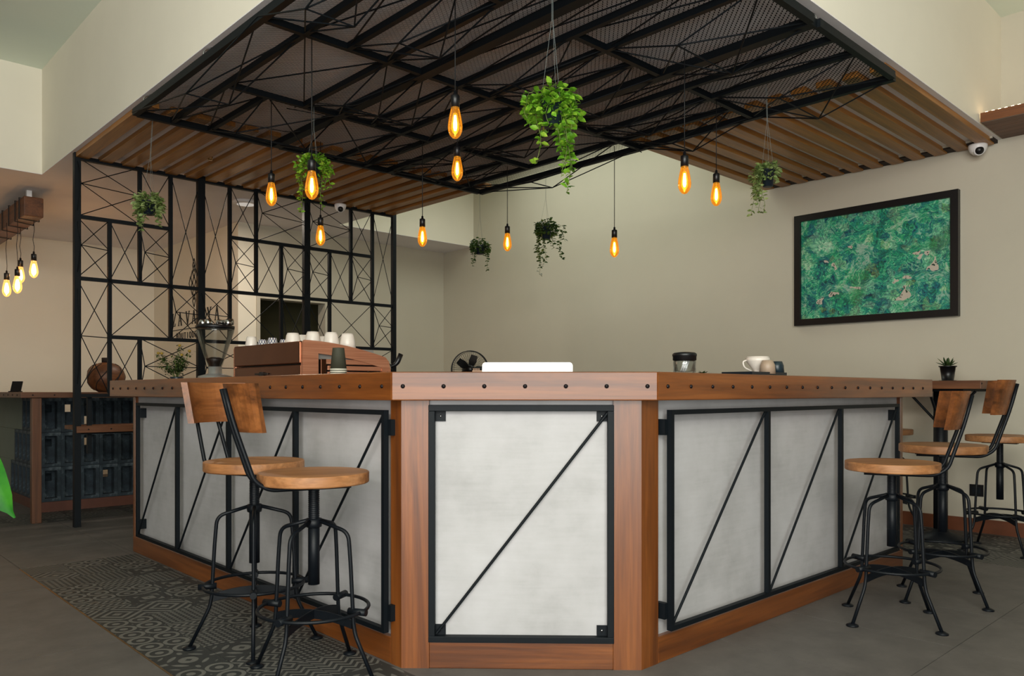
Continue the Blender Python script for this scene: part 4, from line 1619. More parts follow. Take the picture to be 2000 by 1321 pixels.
def block_mesh(wd, dp, ht, web):
    t_ = 0.028
    mb = MB()
    mb.box((0, 0, 0), (t_, dp, ht)).box((wd - t_, 0, 0), (wd, dp, ht)).box((t_, 0, 0), (wd - t_, dp, t_)).box((t_, 0, ht - t_), (wd - t_, dp, ht))
    # recessed web with a small square hole
    y0, y1 = dp * 0.45, dp * 0.6
    if web == 0:
        mb.box((t_, y0, t_), (wd - t_, y1, ht - t_))
    else:
        a, b, c, d = (0.05, 0.105, 0.06, 0.13) if web == 1 else (0.04, 0.1, 0.17, 0.235)
        mb.box((t_, y0, t_), (a, y1, ht - t_)).box((b, y0, t_), (wd - t_, y1, ht - t_)).box((a, y0, t_), (b, y1, c)).box((a, y0, d), (b, y1, ht - t_))
    me = mb.mesh('block')
    me.materials.append(M['painted_block'])
    return me


bms = [block_mesh(0.15, 0.19, 0.293, w_) for w_ in range(3)]
random.seed(5)
for r in range(3):
    for i in range(8):
        o = bpy.data.objects.new('block', bms[random.choice((0, 0, 0, 1, 2))])
        COL.objects.link(o)
        o.parent = dk
        o.location = Vector((DX + 0.005 + i * 0.152, DY, 0.087 + r * 0.296)) - worldloc(dk)
    for i in range((6, 5, 3)[r]):
        o = bpy.data.objects.new('block', bms[random.choice((0, 0, 0, 0, 1))])
        COL.objects.link(o)
        o.parent = dk
        o.rotation_euler = (0, 0, -PI / 2)
        o.location = Vector((DX, DY + 0.2 + (i + 1) * 0.152, 0.087 + r * 0.296)) - worldloc(dk)
for r, nbk in enumerate((6, 5, 3)):
    centred(MB().box((DX + 0.01, DY + 0.2 + nbk * 0.152 + 0.002, 0.087 + r * 0.296), (DX + 0.19, 9.6, 0.087 + (r + 1) * 0.296 - 0.002)), 'plastered_side', 'desk_plaster', dk)
tp = thing('desk_top', 'brown wooden desk top on the block desk with a square post', 'desk top', (2.2, 7.4, 0))
centred(MB().box((1.42, 6.98, 0.978), (2.95, 7.9, 1.022)), 'top_board', 'dark_wood_x', tp, 0.003)
centred(MB().box((1.42, 7.9, 0.978), (2.0, 9.8, 1.022)), 'top_board', 'dark_wood_y', tp, 0.003)
centred(MB().box((1.50, 7.0, 0.0), (1.565, 7.065, 0.978)), 'post', 'dark_wood_z', tp, 0.003)
for i in range(10):
    stud((1.5 + i * 0.15, 6.98, 1.0), (0, -1, 0), 0.006, 'bolt_steel', tp)
for i in range(10):
    stud((1.42, 7.1 + i * 0.16, 1.0), (-1, 0, 0), 0.006, 'bolt_steel', tp)
# low shelf behind the screen post
sh = thing('low_shelf', 'narrow wooden shelf beside the tall screen post, below desk height', 'shelf', (1.95, 6.66, 0.7))
centred(MB().box((1.7, 6.56, 0.715), (2.7, 6.585, 0.765)), 'front_board', 'dark_wood_x', sh, 0.002)
centred(MB().box((1.7, 6.64, 0.735), (2.7, 6.9, 0.765)), 'shelf_board', 'dark_wood_x', sh, 0.002)
centred(MB().box((1.74, 6.64, 0.70), (2.66, 6.665, 0.735)), 'rail', 'black_steel', sh)
centred(MB().box((2.62, 6.66, 0.0), (2.66, 6.70, 0.70)), 'leg', 'black_steel', sh)
centred(MB().box((1.80, 6.66, 0.55), (1.83, 6.69, 0.99)), 'leg', 'black_steel', sh)
for i in range(6):
    stud((1.78 + i * 0.16, 6.56, 0.74), (0, -1, 0), 0.006, 'bolt_steel', sh)
# turned wooden vase
vz = at(207, 735, 7.15)
va = thing('wooden_vase', 'round turned wooden vase with dark spiral grooves on the desk top', 'vase', (vz.x, vz.y, 1.022))
prof = [(0.0, 0.0), (0.06, 0.0), (0.11, 0.03), (0.148, 0.085), (0.157, 0.14), (0.148, 0.19), (0.115, 0.235), (0.06, 0.262), (0.035, 0.268)]
MB().lathe(prof, 32).build('body', 'dark_wood_x', va, False)
MB().lathe([(0.035, 0.262), (0.036, 0.31), (0.03, 0.312), (0.028, 0.27)], 20).build('neck', 'brown_black', va, False)
for k in range(7):
    pts = []
    for i in range(15):
        z = 0.02 + i / 14 * 0.235
        for a_, b_ in zip(prof[:-1], prof[1:]):
            if a_[1] <= z <= b_[1] and b_[1] > a_[1]:
                r = a_[0] + (b_[0] - a_[0]) * (z - a_[1]) / (b_[1] - a_[1])
        an = k * 2 * PI / 7 + i * 0.09
        pts.append((r * math.cos(an), r * math.sin(an), z))
    MB().tube(pts, 0.005, 6).build('groove', 'brown_black', va, False)
# small dark stand on the desk
p = at(30, 765, 7.6)
cs = thing('card_stand', 'small black card stand leaning back on the desk top at the left edge', 'card stand', (p.x, p.y, 1.022))
m = Matrix.Rotation(math.radians(-43), 3, 'Z') @ Matrix.Rotation(math.radians(-20), 3, 'X')
MB().cbox(m @ Vector((0, 0, 0.055)), (0.1, 0.008, 0.11), m).build('plate', 'black_plastic', cs, False)
MB().cbox((0, 0, 0.005), (0.1, 0.06, 0.01), Matrix.Rotation(math.radians(-43), 3, 'Z')).build('foot', 'black_plastic', cs, False)

# ------------------------------------------------------------------ espresso machine
EX, EY = 1.905, 3.50
em_ = thing('espresso_machine', 'copper clad espresso machine standing behind the left ledge', 'espresso machine', (2.17, 3.92, 0.84))
EZ1 = 1.285
# shaped side panel: top slopes away from the corner
def side_profile(n=18):
    pts = [(0.0, 0.9), (0.0, EZ1 - 0.02)]
    for i in range(n + 1):
        u = i / n
        pts.append((0.012 + u * 0.47, EZ1 - 0.002 * 0 - 0.072 * u ** 1.8 - 0.004))
    pts += [(0.505, 1.185), (0.515, 1.14), (0.515, 0.9)]
    return pts


def side_plate(y0, y1, name, mat):
    P = side_profile()
    n = len(P)
    vs = [(EX + a, y0, z) for a, z in P] + [(EX + a, y1, z) for a, z in P]
    fs = [tuple(range(n)), tuple(range(2 * n - 1, n - 1, -1))] + [(i, n + i, n + (i + 1) % n, (i + 1) % n) for i in range(n)]
    return centred(MB().add(vs, fs), name, mat, em_, 0.004)


# the near side: an outer copper rim round dark openings and slats
def rim_side(y0, y1):
    outer = side_profile()
    mb = MB()
    n = len(outer)
    cxm, czm = 0.26, 1.03
    inner = []
    for a, z in outer:
        inner.append((min(max(a, 0.085), 0.46), min(z - 0.062 if z > 1.0 else z, 1.225)))
    vs = []
    for yv in (y0, y1):
        vs += [(EX + a, yv, z) for a, z in outer] + [(EX + a, yv, z) for a, z in inner]
    fs = []
    for i in range(n - 1):
        fs.append((i, i + 1, n + i + 1, n + i))
        fs.append((2 * n + i, 3 * n + i, 3 * n + i + 1, 2 * n + i + 1))
        fs.append((i, 2 * n + i, 2 * n + i + 1, i + 1))
        fs.append((n + i, n + i + 1, 3 * n + i + 1, 3 * n + i))
    mb.add(vs, fs)
    return centred(mb, 'side_rim', 'copper_brushed', em_)


rim_side(EY, EY + 0.02)
centred(MB().box((EX + 0.02, EY + 0.03, 0.86), (EX + 0.5, EY + 0.75, 1.19)), 'body', 'black_plastic', em_)
for z0, z1, xa, xb in ((1.165, 1.19, 0.105, 0.475), (1.135, 1.158, 0.14, 0.48), (1.10, 1.128, 0.14, 0.485), (1.06, 1.093, 0.14, 0.485)):
    centred(MB().box((EX + xa, EY + 0.004, z0), (EX + xb, EY + 0.016, z1)), 'side_slat', 'copper_brushed', em_, 0.002)
centred(MB().box((EX + 0.1, EY + 0.002, 1.02), (EX + 0.13, EY + 0.02, 1.19)), 'side_trim', 'copper_dark', em_, 0.002)
# back panel facing the room: two glossy dark copper boards
side_plate(EY + 0.76, EY + 0.79, 'side_plate', 'copper_brushed')
centred(MB().box((EX - 0.008, EY + 0.02, 1.165), (EX + 0.012, EY + 0.765, EZ1 - 0.008)), 'back_board', 'copper_dark', em_, 0.006)
centred(MB().box((EX - 0.004, EY + 0.02, 0.95), (EX + 0.012, EY + 0.765, 1.160)), 'back_board', 'copper_dark', em_, 0.006)
em_lo = MB().cbox((EX - 0.012, EY + 0.42, 1.12), (0.008, 0.14, 0.008)).cbox((EX - 0.012, EY + 0.42, 1.115), (0.01, 0.03, 0.03))
centred(em_lo, 'emblem', 'black_plastic', em_)
centred(MB().box((EX + 0.012, EY + 0.02, 1.19), (EX + 0.42, EY + 0.76, 1.245)), 'cup_tray', 'silver_body', em_)
# portafilter poking out at the far right end
gp = Vector((EX + 0.56, EY + 0.12, 1.16))
centred(MB().lathe([(0.0, -0.02), (0.03, -0.02), (0.034, 0.0), (0.034, 0.022), (0.0, 0.022)], 18, gp), 'group_head', 'chrome', em_)
centred(MB().tube(rounded([gp, gp + Vector((0.06, -0.02, 0.012)), gp + Vector((0.085, -0.03, 0.075))], 0.03), [0.011] + [0.012] * 4 + [0.014] * 3, 10), 'handle', 'black_plastic', em_)
for k in range(3):
    b_ = Vector((EX + 0.36 + 0.06 * k, EY - 0.02, 1.09))
    centred(MB().lathe([(0.006, 0), (0.009, 0.02), (0.007, 0.035), (0, 0.045)], 10, b_), 'knob', 'black_plastic', em_)


# cups standing upside down on the machine
def cup(label, loc, r, h_, mat, group):
    o = MB().lathe([(0.0, h_ * 0.97), (r * 0.55, h_ * 0.97), (r * 0.58, h_), (r * 0.66, h_), (r * 0.78, h_ * 0.86), (r * 0.93, h_ * 0.45), (r, 0.0), (r * 0.94, 0.0), (r * 0.85, h_ * 0.45), (r * 0.6, h_ * 0.85), (0, h_ * 0.88)], 24).build('coffee_cup', mat, None)
    o.location = loc
    tag(o, label, 'cup', group)
    return o


def cup_pattern():
    n = NT('patterned_cup')
    tc = n.n('ShaderNodeTexCoord')
    gr = n.n('ShaderNodeTexGradient')
    gr.gradient_type = 'RADIAL'
    n.l(tc.outputs['Object'], gr.inputs[0])
    sp = n.n('ShaderNodeSeparateXYZ')
    n.l(tc.outputs['Object'], sp.inputs[0])
    u = n.math('MULTIPLY', gr.outputs['Fac'], 10.0)
    v = n.math('MULTIPLY', sp.outputs[2], 34.0)
    a = n.math('ABSOLUTE', n.math('SUBTRACT', n.math('FRACT', n.math('ADD', u, v)), 0.5))
    b = n.math('ABSOLUTE', n.math('SUBTRACT', n.math('FRACT', n.math('SUBTRACT', u, v)), 0.5))
    f = n.math('LESS_THAN', n.math('MINIMUM', a, b), 0.13)
    c = n.mix(f, rgb(214, 208, 204), rgb(28, 44, 86))
    n.l(c, n.b.inputs['Base Color'])
    n.b.inputs['Roughness'].default_value = 0.25
    M['patterned_cup'] = n.m


cup_pattern()
G = 'cups upside down on the espresso machine'
TZ = 1.245
for px, t, r, h_, mat, lab in (
        (491, 4.42, 0.036, 0.09, 'white_ceramic', 'white upturned cup at the left end of the espresso machine, alone'),
        (572, 4.12, 0.043, 0.088, 'white_ceramic', 'first white upturned cup of the row beside the patterned cups'),
        (590, 4.32, 0.043, 0.092, 'white_ceramic', 'second white upturned cup of the row on the espresso machine'),
        (611, 4.12, 0.043, 0.095, 'white_ceramic', 'tallest white upturned cup in the middle of the espresso machine'),
        (634, 4.4, 0.043, 0.09, 'white_ceramic', 'white upturned cup farthest back on the espresso machine, mostly hidden'),
        (647, 4.1, 0.043, 0.09, 'white_ceramic', 'second white upturned cup from the right on the espresso machine'),
        (679, 4.12, 0.043, 0.085, 'white_ceramic', 'rightmost white upturned cup on the espresso machine'),
        (513, 4.4, 0.03, 0.072, 'patterned_cup', 'left blue and white patterned cup on the espresso machine'),
        (532, 4.34, 0.032, 0.078, 'patterned_cup', 'middle blue and white patterned cup on the espresso machine'),
        (555, 4.36, 0.03, 0.07, 'patterned_cup', 'right blue and white patterned cup, touching the white row')):
    p = at(px, 700, t)
    cup(lab, (p.x, p.y, TZ), r, h_, mat, G)

# ------------------------------------------------------------------ grinder
p = at(420, 700, 4.85)
g_ = thing('coffee_grinder', 'silver coffee grinder with a clear bean hopper behind the ledge', 'coffee grinder', (p.x, p.y, 0.84))
MB().lathe([(0.075, 0.0), (0.085, 0.02), (0.085, 0.2), (0.1, 0.22), (0.105, 0.26), (0.098, 0.282), (0.05, 0.295), (0.04, 0.3), (0.04, 0.34), (0.0, 0.34)], 28).build('body', 'silver_body', g_, False)
MB().lathe([(0.036, 0.33), (0.05, 0.37), (0.062, 0.4), (0.11, 0.555), (0.113, 0.575), (0.110, 0.575), (0.106, 0.556), (0.058, 0.402), (0.034, 0.34)], 28, cap=False).build('hopper', 'clear_glass', g_, False)
MB().lathe([(0.0, 0.342), (0.032, 0.342), (0.052, 0.385), (0.05, 0.39), (0.02, 0.4), (0.0, 0.398)], 20).build('beans', 'beans', g_, False)
MB().lathe([(0.0, 0.574), (0.114, 0.574), (0.115, 0.59), (0.1, 0.595), (0, 0.595)], 28).build('lid', 'black_plastic', g_, False)
for k, (a, b) in enumerate(((-0.075, 0), (-0.03, -0.03), (0.02, 0.02), (0.085, -0.01))):
    v = Vector((RX * a + FX * b, RY * a + FY * b, 0.595))
    MB().lathe([(0.0, 0), (0.022, 0.0), (0.026, 0.012), (0.022, 0.028), (0.014, 0.036), (0.0, 0.038)], 16, v).build('tamper', 'chrome', g_, False)
a, b = Vector((RX * 0.02, RY * 0.02, 0.612)), Vector((RX * 0.11, RY * 0.11, 0.616))
MB().tube([a, b], [0.012, 0.02], 12).build('tamper_handle', 'chrome', g_, False)

# ------------------------------------------------------------------ things on the ledge and behind it
p = at(661, 733, 3.33)
st_ = thing('paper_cup_stack', 'stack of dark olive paper cups upside down on the ledge', 'paper cups', (p.x, p.y, ZT1))
z = 0.0
for k in range(3):
    MB().lathe([(0.0345, z), (0.0355, z + 0.003), (0.0345, z + 0.006)], 24).build('cup_rim', 'cup_rim', st_, False)
    MB().lathe([(0.034, z + 0.0055), (0.0332, z + 0.0095)], 24).build('cup_wall', 'olive_paper', st_, False)
    z += 0.009
MB().lathe([(0.034, z - 0.003), (0.0245, z + 0.083), (0.024, z + 0.085), (0.022, z + 0.083), (0, z + 0.083)], 24).build('top_cup', 'olive_paper', st_, False)

# flowering plant at the end of the left arm
rnd = random.Random(21)
p = at(345, 742, 5.05)
fp = thing('flowering_plant', 'small dark potted plant with yellow blossoms at the far end of the left ledge', 'potted plant', (p.x, p.y, ZT1))
MB().lathe([(0.0, 0), (0.035, 0.0), (0.042, 0.022), (0.038, 0.022), (0.0, 0.018)], 16).build('saucer', 'dark_ceramic', fp, False)
sm, fm = MB(), MB()
tips = []
for k in range(13):
    a = rnd.uniform(0, 2 * PI)
    r = rnd.uniform(0.02, 0.12)
    hh = rnd.uniform(0.08, 0.2) * (1.15 - r * 3)
    tip = Vector((r * math.cos(a), r * math.sin(a), hh))
    sm.tube([(0, 0, 0.0), tip * 0.45 + Vector((0, 0, 0.02)), tip], 0.0018, 5)
    tips.append(tip)
    for i in range(46):
        u = rnd.uniform(0.35, 1.05)
        pp = tip * u + Vector((rnd.uniform(-0.02, 0.02), rnd.uniform(-0.02, 0.02), rnd.uniform(-0.01, 0.02)))
        d = Vector((rnd.uniform(-1, 1), rnd.uniform(-1, 1), rnd.uniform(-0.4, 0.6)))
        q = rnd.uniform(0.014, 0.026)
        leaf(fm, pp, d, Vector((0, 0, 1)), q, q * 0.6)
sm.build('stem', 'stem_green', fp, False)
o = fm.build('foliage', 'leaf_dark', fp, False)
o['kind'] = 'stuff'
for tip in sorted(tips, key=lambda v: -v.z)[:5]:
    MB().lathe([(0.0, -0.004), (0.008, 0.0), (0.011, 0.007), (0.006, 0.013), (0, 0.014)], 10, tip + Vector((0, 0, 0.012))).build('blossom', 'flower_yellow', fp, False)

# laptop behind the front ledge
p = at(1030, 727, 3.14)
lp = thing('laptop', 'white laptop seen from behind on the front of the bar', 'laptop', (p.x, p.y, ZT1 - 0.26), math.atan2(DCH.y, DCH.x))


def rrect(w_, h_, r, n=5):
    out = []
    for cx_, cy_, a0 in ((w_ / 2 - r, h_ / 2 - r, 0), (-w_ / 2 + r, h_ / 2 - r, PI / 2), (-w_ / 2 + r, -h_ / 2 + r, PI), (w_ / 2 - r, -h_ / 2 + r, 1.5 * PI)):
        for i in range(n + 1):
            a = a0 + i * PI / 2 / n
            out.append((cx_ + r * math.cos(a), cy_ + r * math.sin(a)))
    return out


lid = MB().prism(rrect(0.362, 0.24, 0.014), -0.004, 0.004)
m = Matrix.Rotation(math.radians(80), 4, 'X')
me = lid.mesh('lid')
me.transform(Matrix.Translation((0, 0, 0.186)) @ m)
me.materials.append(M['white_plastic'])
o = bpy.data.objects.new('lid', me)
COL.objects.link(o)
o.parent = lp
bs = MB().prism(rrect(0.362, 0.25, 0.014), 0.0, 0.018)
me = bs.mesh('base')
me.transform(Matrix.Translation((0, 0.14, 0.048)))
me.materials.append(M['white_plastic'])
o = bpy.data.objects.new('base', me)
COL.objects.link(o)
o.parent = lp
MB().cbox((0, 0.13, 0.024), (0.3, 0.2, 0.048)).build('riser', 'dark_wood_x', lp, False)
# low wooden strip lying against the lid's foot
# card box next to it
p = at(934, 727, 3.45)
cb = thing('card_box', 'small tan box of cards left of the white laptop', 'box', (p.x, p.y, 0.84), YAW - PI / 2)
MB().cbox((0, 0, 0.14), (0.05, 0.03, 0.28)).build('box', 'book_tan', cb, False)
for k in range(5):
    MB().cbox((-0.02 + k * 0.006, -0.0, 0.283), (0.003, 0.026, 0.012)).build('card', 'book_tan', cb, False)

# pedestal fan
p = at(918, 722, 7.0)
fn = thing('pedestal_fan', 'black pedestal fan behind the bar, its round grille above the ledge', 'fan', (p.x, p.y, 0), YAW - PI / 2 + 0.25)
FR, FZ = 0.165, p.z
for k, yy in enumerate((-0.05, 0.05)):
    for r in ((0.165, 0.155, 0.03) if k == 0 else (0.165, 0.03)):
        ring = [(r * math.cos(2 * PI * i / 36), yy * (1 if r < 0.16 else 0.4), FZ + r * math.sin(2 * PI * i / 36)) for i in range(36)]
        MB().tube(ring, 0.004 if r > 0.16 else 0.002, 6, closed=True).build('grille_ring', 'black_plastic', fn, False)
    wm = MB()
    for i in range(48):
        a = 2 * PI * i / 48
        wm.tube([(0.03 * math.cos(a), yy, FZ + 0.03 * math.sin(a)), (0.12 * math.cos(a), yy, FZ + 0.12 * math.sin(a)), (0.165 * math.cos(a), yy * 0.4, FZ + 0.165 * math.sin(a))], 0.0011, 4)
    wm.build('grille_wires', 'black_plastic', fn, False)
for k in range(5):
    a = k * 2 * PI / 5
    vs = []
    for r, wdt, tw in ((0.025, 0.03, 0.02), (0.08, 0.075, 0.018), (0.135, 0.06, 0.012)):
        for s_ in (-1, 1):
            aa = a + s_ * wdt / 2 / r * 0.9
            vs.append((r * math.cos(aa), s_ * tw, FZ + r * math.sin(aa)))
    MB().add(vs, [(0, 1, 3, 2), (2, 3, 5, 4)], True).build('blade', 'black_plastic', fn, False)
mrot = Matrix.Rotation(PI / 2, 3, 'X')
MB().lathe([(0.0, -0.14), (0.05, -0.13), (0.055, -0.06), (0.03, 0.06), (0, 0.06)], 18, (0, 0, FZ), mrot).build('motor', 'black_plastic', fn, False)
MB().tube([(0, 0.1, 0.02), (0, 0.1, FZ - 0.03)], 0.014, 10).build('pole', 'black_plastic', fn, False)
MB().lathe([(0.0, 0.0), (0.17, 0.0), (0.17, 0.02), (0.03, 0.035), (0, 0.035)], 24, (0, 0.1, 0)).build('base', 'black_plastic', fn, False)

# jar on the right arm
p = at(1337, 728, 3.38)
jr = thing('glass_jar', 'clear jar with a black screw lid on the right ledge', 'jar', (p.x, p.y, ZT1))
MB().lathe([(0.0, 0.003), (0.044, 0.003), (0.048, 0.012), (0.048, 0.055), (0.045, 0.062), (0.042, 0.062), (0.044, 0.054), (0.044, 0.014), (0, 0.01)], 24, cap=False).build('glass', 'clear_glass', jr, False)
MB().lathe([(0.046, 0.06), (0.05, 0.062), (0.05, 0.078), (0.052, 0.08), (0.052, 0.088), (0.045, 0.094), (0.02, 0.097), (0, 0.097)], 24).build('lid', 'black_plastic', jr, False)
for k in range(3):
    MB().tube([(-0.015 + k * 0.014, 0.01, 0.012), (-0.018 + k * 0.016, -0.012, 0.058)], 0.004, 6).build('sachet', 'white_plastic', jr, False)
# little succulent beside it
p = at(1373, 728, 3.5)
su = thing('tiny_plant', 'tiny green succulent peeking over the right ledge beside the jar', 'plant', (p.x, p.y, ZT1))
MB().lathe([(0.0, 0), (0.014, 0), (0.016, 0.006), (0, 0.006)], 10).build('cup', 'dark_ceramic', su, False)
lm = MB()
rnd = random.Random(4)
for k in range(14):
    a = k * 2.4
    leaf(lm, Vector((0, 0, 0.006)), Vector((math.cos(a), math.sin(a), 0.3 + 0.5 * rnd.random())), Vector((0, 0, 1)), 0.026, 0.008)
lm.build('leaves', 'leaf_dark', su, False)
# tray with dripper and cups
p = at(1474, 729, 3.62)
tr = thing('serving_tray', 'black oblong tray on the right ledge under the cups', 'tray', (p.x, p.y + 0.0, ZT1))
ta = 0.0
for lo, hi, nm in (((-0.15, -0.07, 0.0), (0.15, 0.07, 0.008), 'tray_base'), ((-0.156, -0.076, 0.0), (0.156, -0.07, 0.016), 'tray_rim'), ((-0.156, 0.07, 0.0), (0.156, 0.076, 0.016), 'tray_rim'),
                   ((-0.156, -0.07, 0.0), (-0.15, 0.07, 0.016), 'tray_rim'), ((0.15, -0.07, 0.0), (0.156, 0.07, 0.016), 'tray_rim')):
    MB().box(lo, hi).build(nm, 'tray_black', tr, False)
q = at(1480, 720, 3.68)
dr = thing('coffee_dripper', 'white ceramic coffee dripper with a handle on the black tray', 'dripper', (q.x, q.y, ZT1 + 0.008))
MB().lathe([(0.0, 0.0), (0.03, 0.0), (0.03, 0.006), (0.016, 0.01), (0.02, 0.016), (0.052, 0.06), (0.056, 0.076), (0.052, 0.076), (0.016, 0.02), (0.0, 0.02)], 28).build('cone', 'white_ceramic', dr, False)
MB().lathe([(0.0, 0.078), (0.049, 0.072), (0.052, 0.08), (0.048, 0.083), (0.0, 0.08)], 28).build('filter_paper', 'filter_paper', dr, False)
hp = [Vector((-RX * a, -RY * a, z)) for a, z in ((0.05, 0.066), (0.07, 0.06), (0.064, 0.032), (0.03, 0.016))]
MB().tube(rounded(hp, 0.02), 0.004, 8).build('handle', 'white_ceramic', dr, False)
q = at(1499, 725, 3.6)
c1_ = MB().lathe([(0.0, 0), (0.036, 0), (0.033, 0.04), (0.024, 0.062), (0.022, 0.062), (0.0, 0.06)], 24).build('stoneware_cup', 'beige_ceramic', None)
c1_.location = (q.x, q.y, ZT1 + 0.008)
tag(c1_, 'beige stoneware cup upside down on the black tray', 'cup')
q = at(1517, 725, 3.68)
c2_ = MB().lathe([(0.0, 0), (0.034, 0), (0.032, 0.04), (0.024, 0.06), (0.022, 0.06), (0.0, 0.058)], 24).build('stoneware_cup', 'dark_ceramic', None)
c2_.location = (q.x, q.y, ZT1 + 0.008)
tag(c2_, 'dark blue stoneware cup at the right end of the black tray', 'cup')

# ------------------------------------------------------------------ pedestal table by the right wall
tb = thing('pedestal_table', 'high wooden table on a black column against the right wall', 'table', (6.0, 1.93, 0))
centred(MB().box((5.70, 1.62, 1.045), (6.42, 2.36, 1.10)), 'table_top', 'dark_wood_y', tb, 0.004)
centred(MB().box((5.78, 1.75, 1.028), (6.3, 2.2, 1.045)), 'top_plate', 'black_steel', tb)
centred(MB().lathe([(0.045, 0.05), (0.045, 1.03)], 20, (5.97, 1.95, 0)), 'column', 'stool_steel', tb)
centred(MB().lathe([(0.0, 0.0), (0.17, 0.0), (0.17, 0.015), (0.06, 0.05), (0.045, 0.07), (0, 0.07)], 28, (5.97, 1.95, 0)), 'base', 'stool_steel', tb)
for a in range(4):
    ang = a * PI / 2
    rod((5.97 + 0.04 * math.cos(ang), 1.95 + 0.04 * math.sin(ang), 0.83), (5.97 + 0.22 * math.cos(ang), 1.95 + 0.22 * math.sin(ang), 1.03), 0.009, 'stool_steel', tb, 'brace')
stud((5.71, 1.62, 1.08), (0, -1, 0), 0.006, 'bolt_steel', tb, 'screw')
p = at(1851, 745, 5.55)
pp = thing('potted_aloe', 'small aloe in a black pot on the pedestal table', 'potted plant', (p.x, p.y, 1.10))
MB().lathe([(0.0, 0.0), (0.055, 0.0), (0.055, 0.006), (0.038, 0.006), (0.05, 0.1), (0.058, 0.1), (0.058, 0.108), (0.05, 0.108), (0.047, 0.096), (0, 0.096)], 20).build('pot', 'black_plastic', pp, False)
MB().lathe([(0.047, 0.097), (0.03, 0.108), (0, 0.112)], 16).build('gravel', 'gravel', pp, False)
rnd = random.Random(8)
for k in range(13):
    a = k * 2.4
    el = 0.25 + 0.09 * k
    ln = rnd.uniform(0.06, 0.085)
    d = Vector((math.cos(a) * math.cos(el), math.sin(a) * math.cos(el), math.sin(el)))
    s_ = Vector((-math.sin(a), math.cos(a), 0))
    n_ = d.cross(s_)
    b0 = Vector((0.008 * math.cos(a), 0.008 * math.sin(a), 0.105))
    vs = []
    for u, wd in ((0, 0.008), (0.4, 0.011), (0.75, 0.007)):
        c = b0 + d * ln * u
        vs += [c - s_ * wd, c + n_ * wd * 0.5, c + s_ * wd, c - n_ * wd * 0.2]
    vs.append(b0 + d * ln)
    fs = []
    for i in range(2):
        for j in range(4):
            fs.append((4 * i + j, 4 * i + (j + 1) % 4, 4 * i + 4 + (j + 1) % 4, 4 * i + 4 + j))
    for j in range(4):
        fs.append((8 + j, 8 + (j + 1) % 4, 12))
    MB().add(vs, fs, True).build('leaf', 'leaf_dark', pp, False)
# wall socket
so = thing('wall_socket', 'black square socket low on the right wall by the pedestal table', 'socket', (XW, 1.855, 0.306))
MB().cbox((-0.006, 0, 0), (0.012, 0.09, 0.085)).build('plate', 'black_plastic', so, False)
MB().cbox((-0.014, 0, 0), (0.006, 0.05, 0.045)).build('insert', 'tray_black', so, False)

# ------------------------------------------------------------------ lit timber ledge at the right edge
lg = thing('timber_ledge', 'wooden ledge with a row of small lights high on the right wall', 'ledge', (6.2, 0.6, 2.84))
nb = 6
for i in range(nb):
    a, b = 5.95 + i * 0.08, 5.95 + (i + 1) * 0.08 - 0.002
    centred(MB().box((a, -1.2, 2.836), (b, 1.69, 2.856)), 'plank', 'dark_wood_y', lg)
centred(MB().box((5.93, -1.2, 2.836), (5.95, 1.69, 2.90)), 'fascia', 'bar_wood_y', lg, 0.002)
for i in range(40):
    y = 1.66 - i * 0.038
    centred(MB().cbox((5.96, y, 2.905), (0.01, 0.016, 0.008)), 'light_dot', 'led_glow', lg)

# ------------------------------------------------------------------ store room things seen through the doorway
ca = thing('store_cabinet', 'brown wooden cabinet inside the dark doorway behind the screen', 'cabinet', (5.0, 9.35, 0))
centred(MB().box((4.75, 9.15, 0), (5.5, 9.58, 1.5)), 'carcass', 'dark_wood_z', ca, 0.004)
centred(MB().box((4.77, 9.13, 0.1), (5.12, 9.15, 1.45)), 'door', 'dark_wood_z', ca, 0.003)
centred(MB().box((5.13, 9.13, 0.1), (5.48, 9.15, 1.45)), 'door', 'dark_wood_z', ca, 0.003)

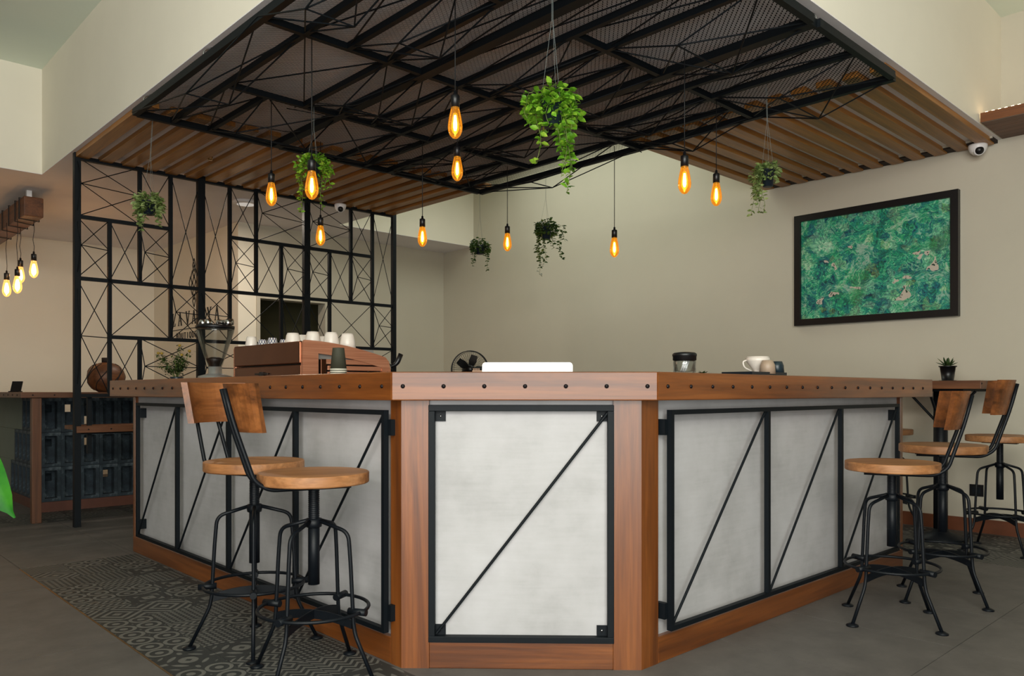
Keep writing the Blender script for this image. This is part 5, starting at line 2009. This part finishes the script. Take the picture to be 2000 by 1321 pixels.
# ------------------------------------------------------------------ big leafy plant just outside the left edge, one leaf in view
p = at(-230, 1100, 1.75)
lpnt = thing('leafy_plant', 'bright green leaf of a floor plant at the lower left edge', 'plant', (p.x, p.y, 0))
MB().lathe([(0.0, 0.0), (0.11, 0.0), (0.15, 0.26), (0.16, 0.26), (0.16, 0.29), (0.14, 0.29), (0.135, 0.26), (0, 0.26)], 24).build('pot', 'dark_ceramic', lpnt, False)
MB().lathe([(0.135, 0.262), (0, 0.268)], 20).build('soil', 'soil', lpnt, False)


def big_leaf(root, tip, wd, up):
    root, tip = Vector(root), Vector(tip)
    ax = tip - root
    L_ = ax.length
    d = ax.normalized()
    s_ = d.cross(Vector(up)).normalized()
    n_ = s_.cross(d)
    N = 14
    vs, fs = [], []
    for i in range(N + 1):
        u = i / N
        w_ = wd * (math.sin(PI * min(1, u ** 0.75 * 1.0)) ** 0.8) * (1 if u < 0.82 else max(0.05, (1 - u) / 0.18) ** 0.9) + 0.002
        c = root + d * L_ * u + n_ * L_ * 0.18 * math.sin(PI * u)
        for q_ in (-1, -0.5, 0, 0.5, 1):
            vs.append(c + s_ * w_ * q_ + n_ * w_ * 0.35 * abs(q_))
    for i in range(N):
        for j in range(4):
            a = i * 5 + j
            fs.append((a, a + 1, a + 6, a + 5))
    return MB().add(vs, fs, True)


base = Vector((0, 0, 0.27))
O = Vector(lpnt.location)
tipw = at(29, 1012, 1.6) - O
rootw = at(-46, 868, 1.62) - O
big_leaf(rootw, tipw, 0.036, (-FX, -FY, 0.6)).build('leaf', 'leaf_big', lpnt, False)
MB().tube([base, base * 0.5 + rootw * 0.5 + Vector((0, 0, 0.12)), rootw + Vector((0, 0, 0.0))], 0.006, 6).build('leaf_stem', 'stem_green', lpnt, False)
rnd = random.Random(2)
for k in range(7):
    a = math.atan2(-FY - RY, -FX - RX) + rnd.uniform(-1.4, 1.4)
    r0, hh = rnd.uniform(0.05, 0.15), rnd.uniform(0.6, 0.95)
    rt = Vector((r0 * math.cos(a), r0 * math.sin(a), hh))
    tp_ = rt + Vector((0.22 * math.cos(a), 0.22 * math.sin(a), rnd.uniform(-0.1, 0.1)))
    big_leaf(rt, tp_, 0.06, (0, 0, 1)).build('leaf', 'leaf_big', lpnt, False)
    MB().tube([base, base * 0.5 + rt * 0.5, rt], 0.005, 6).build('leaf_stem', 'stem_green', lpnt, False)
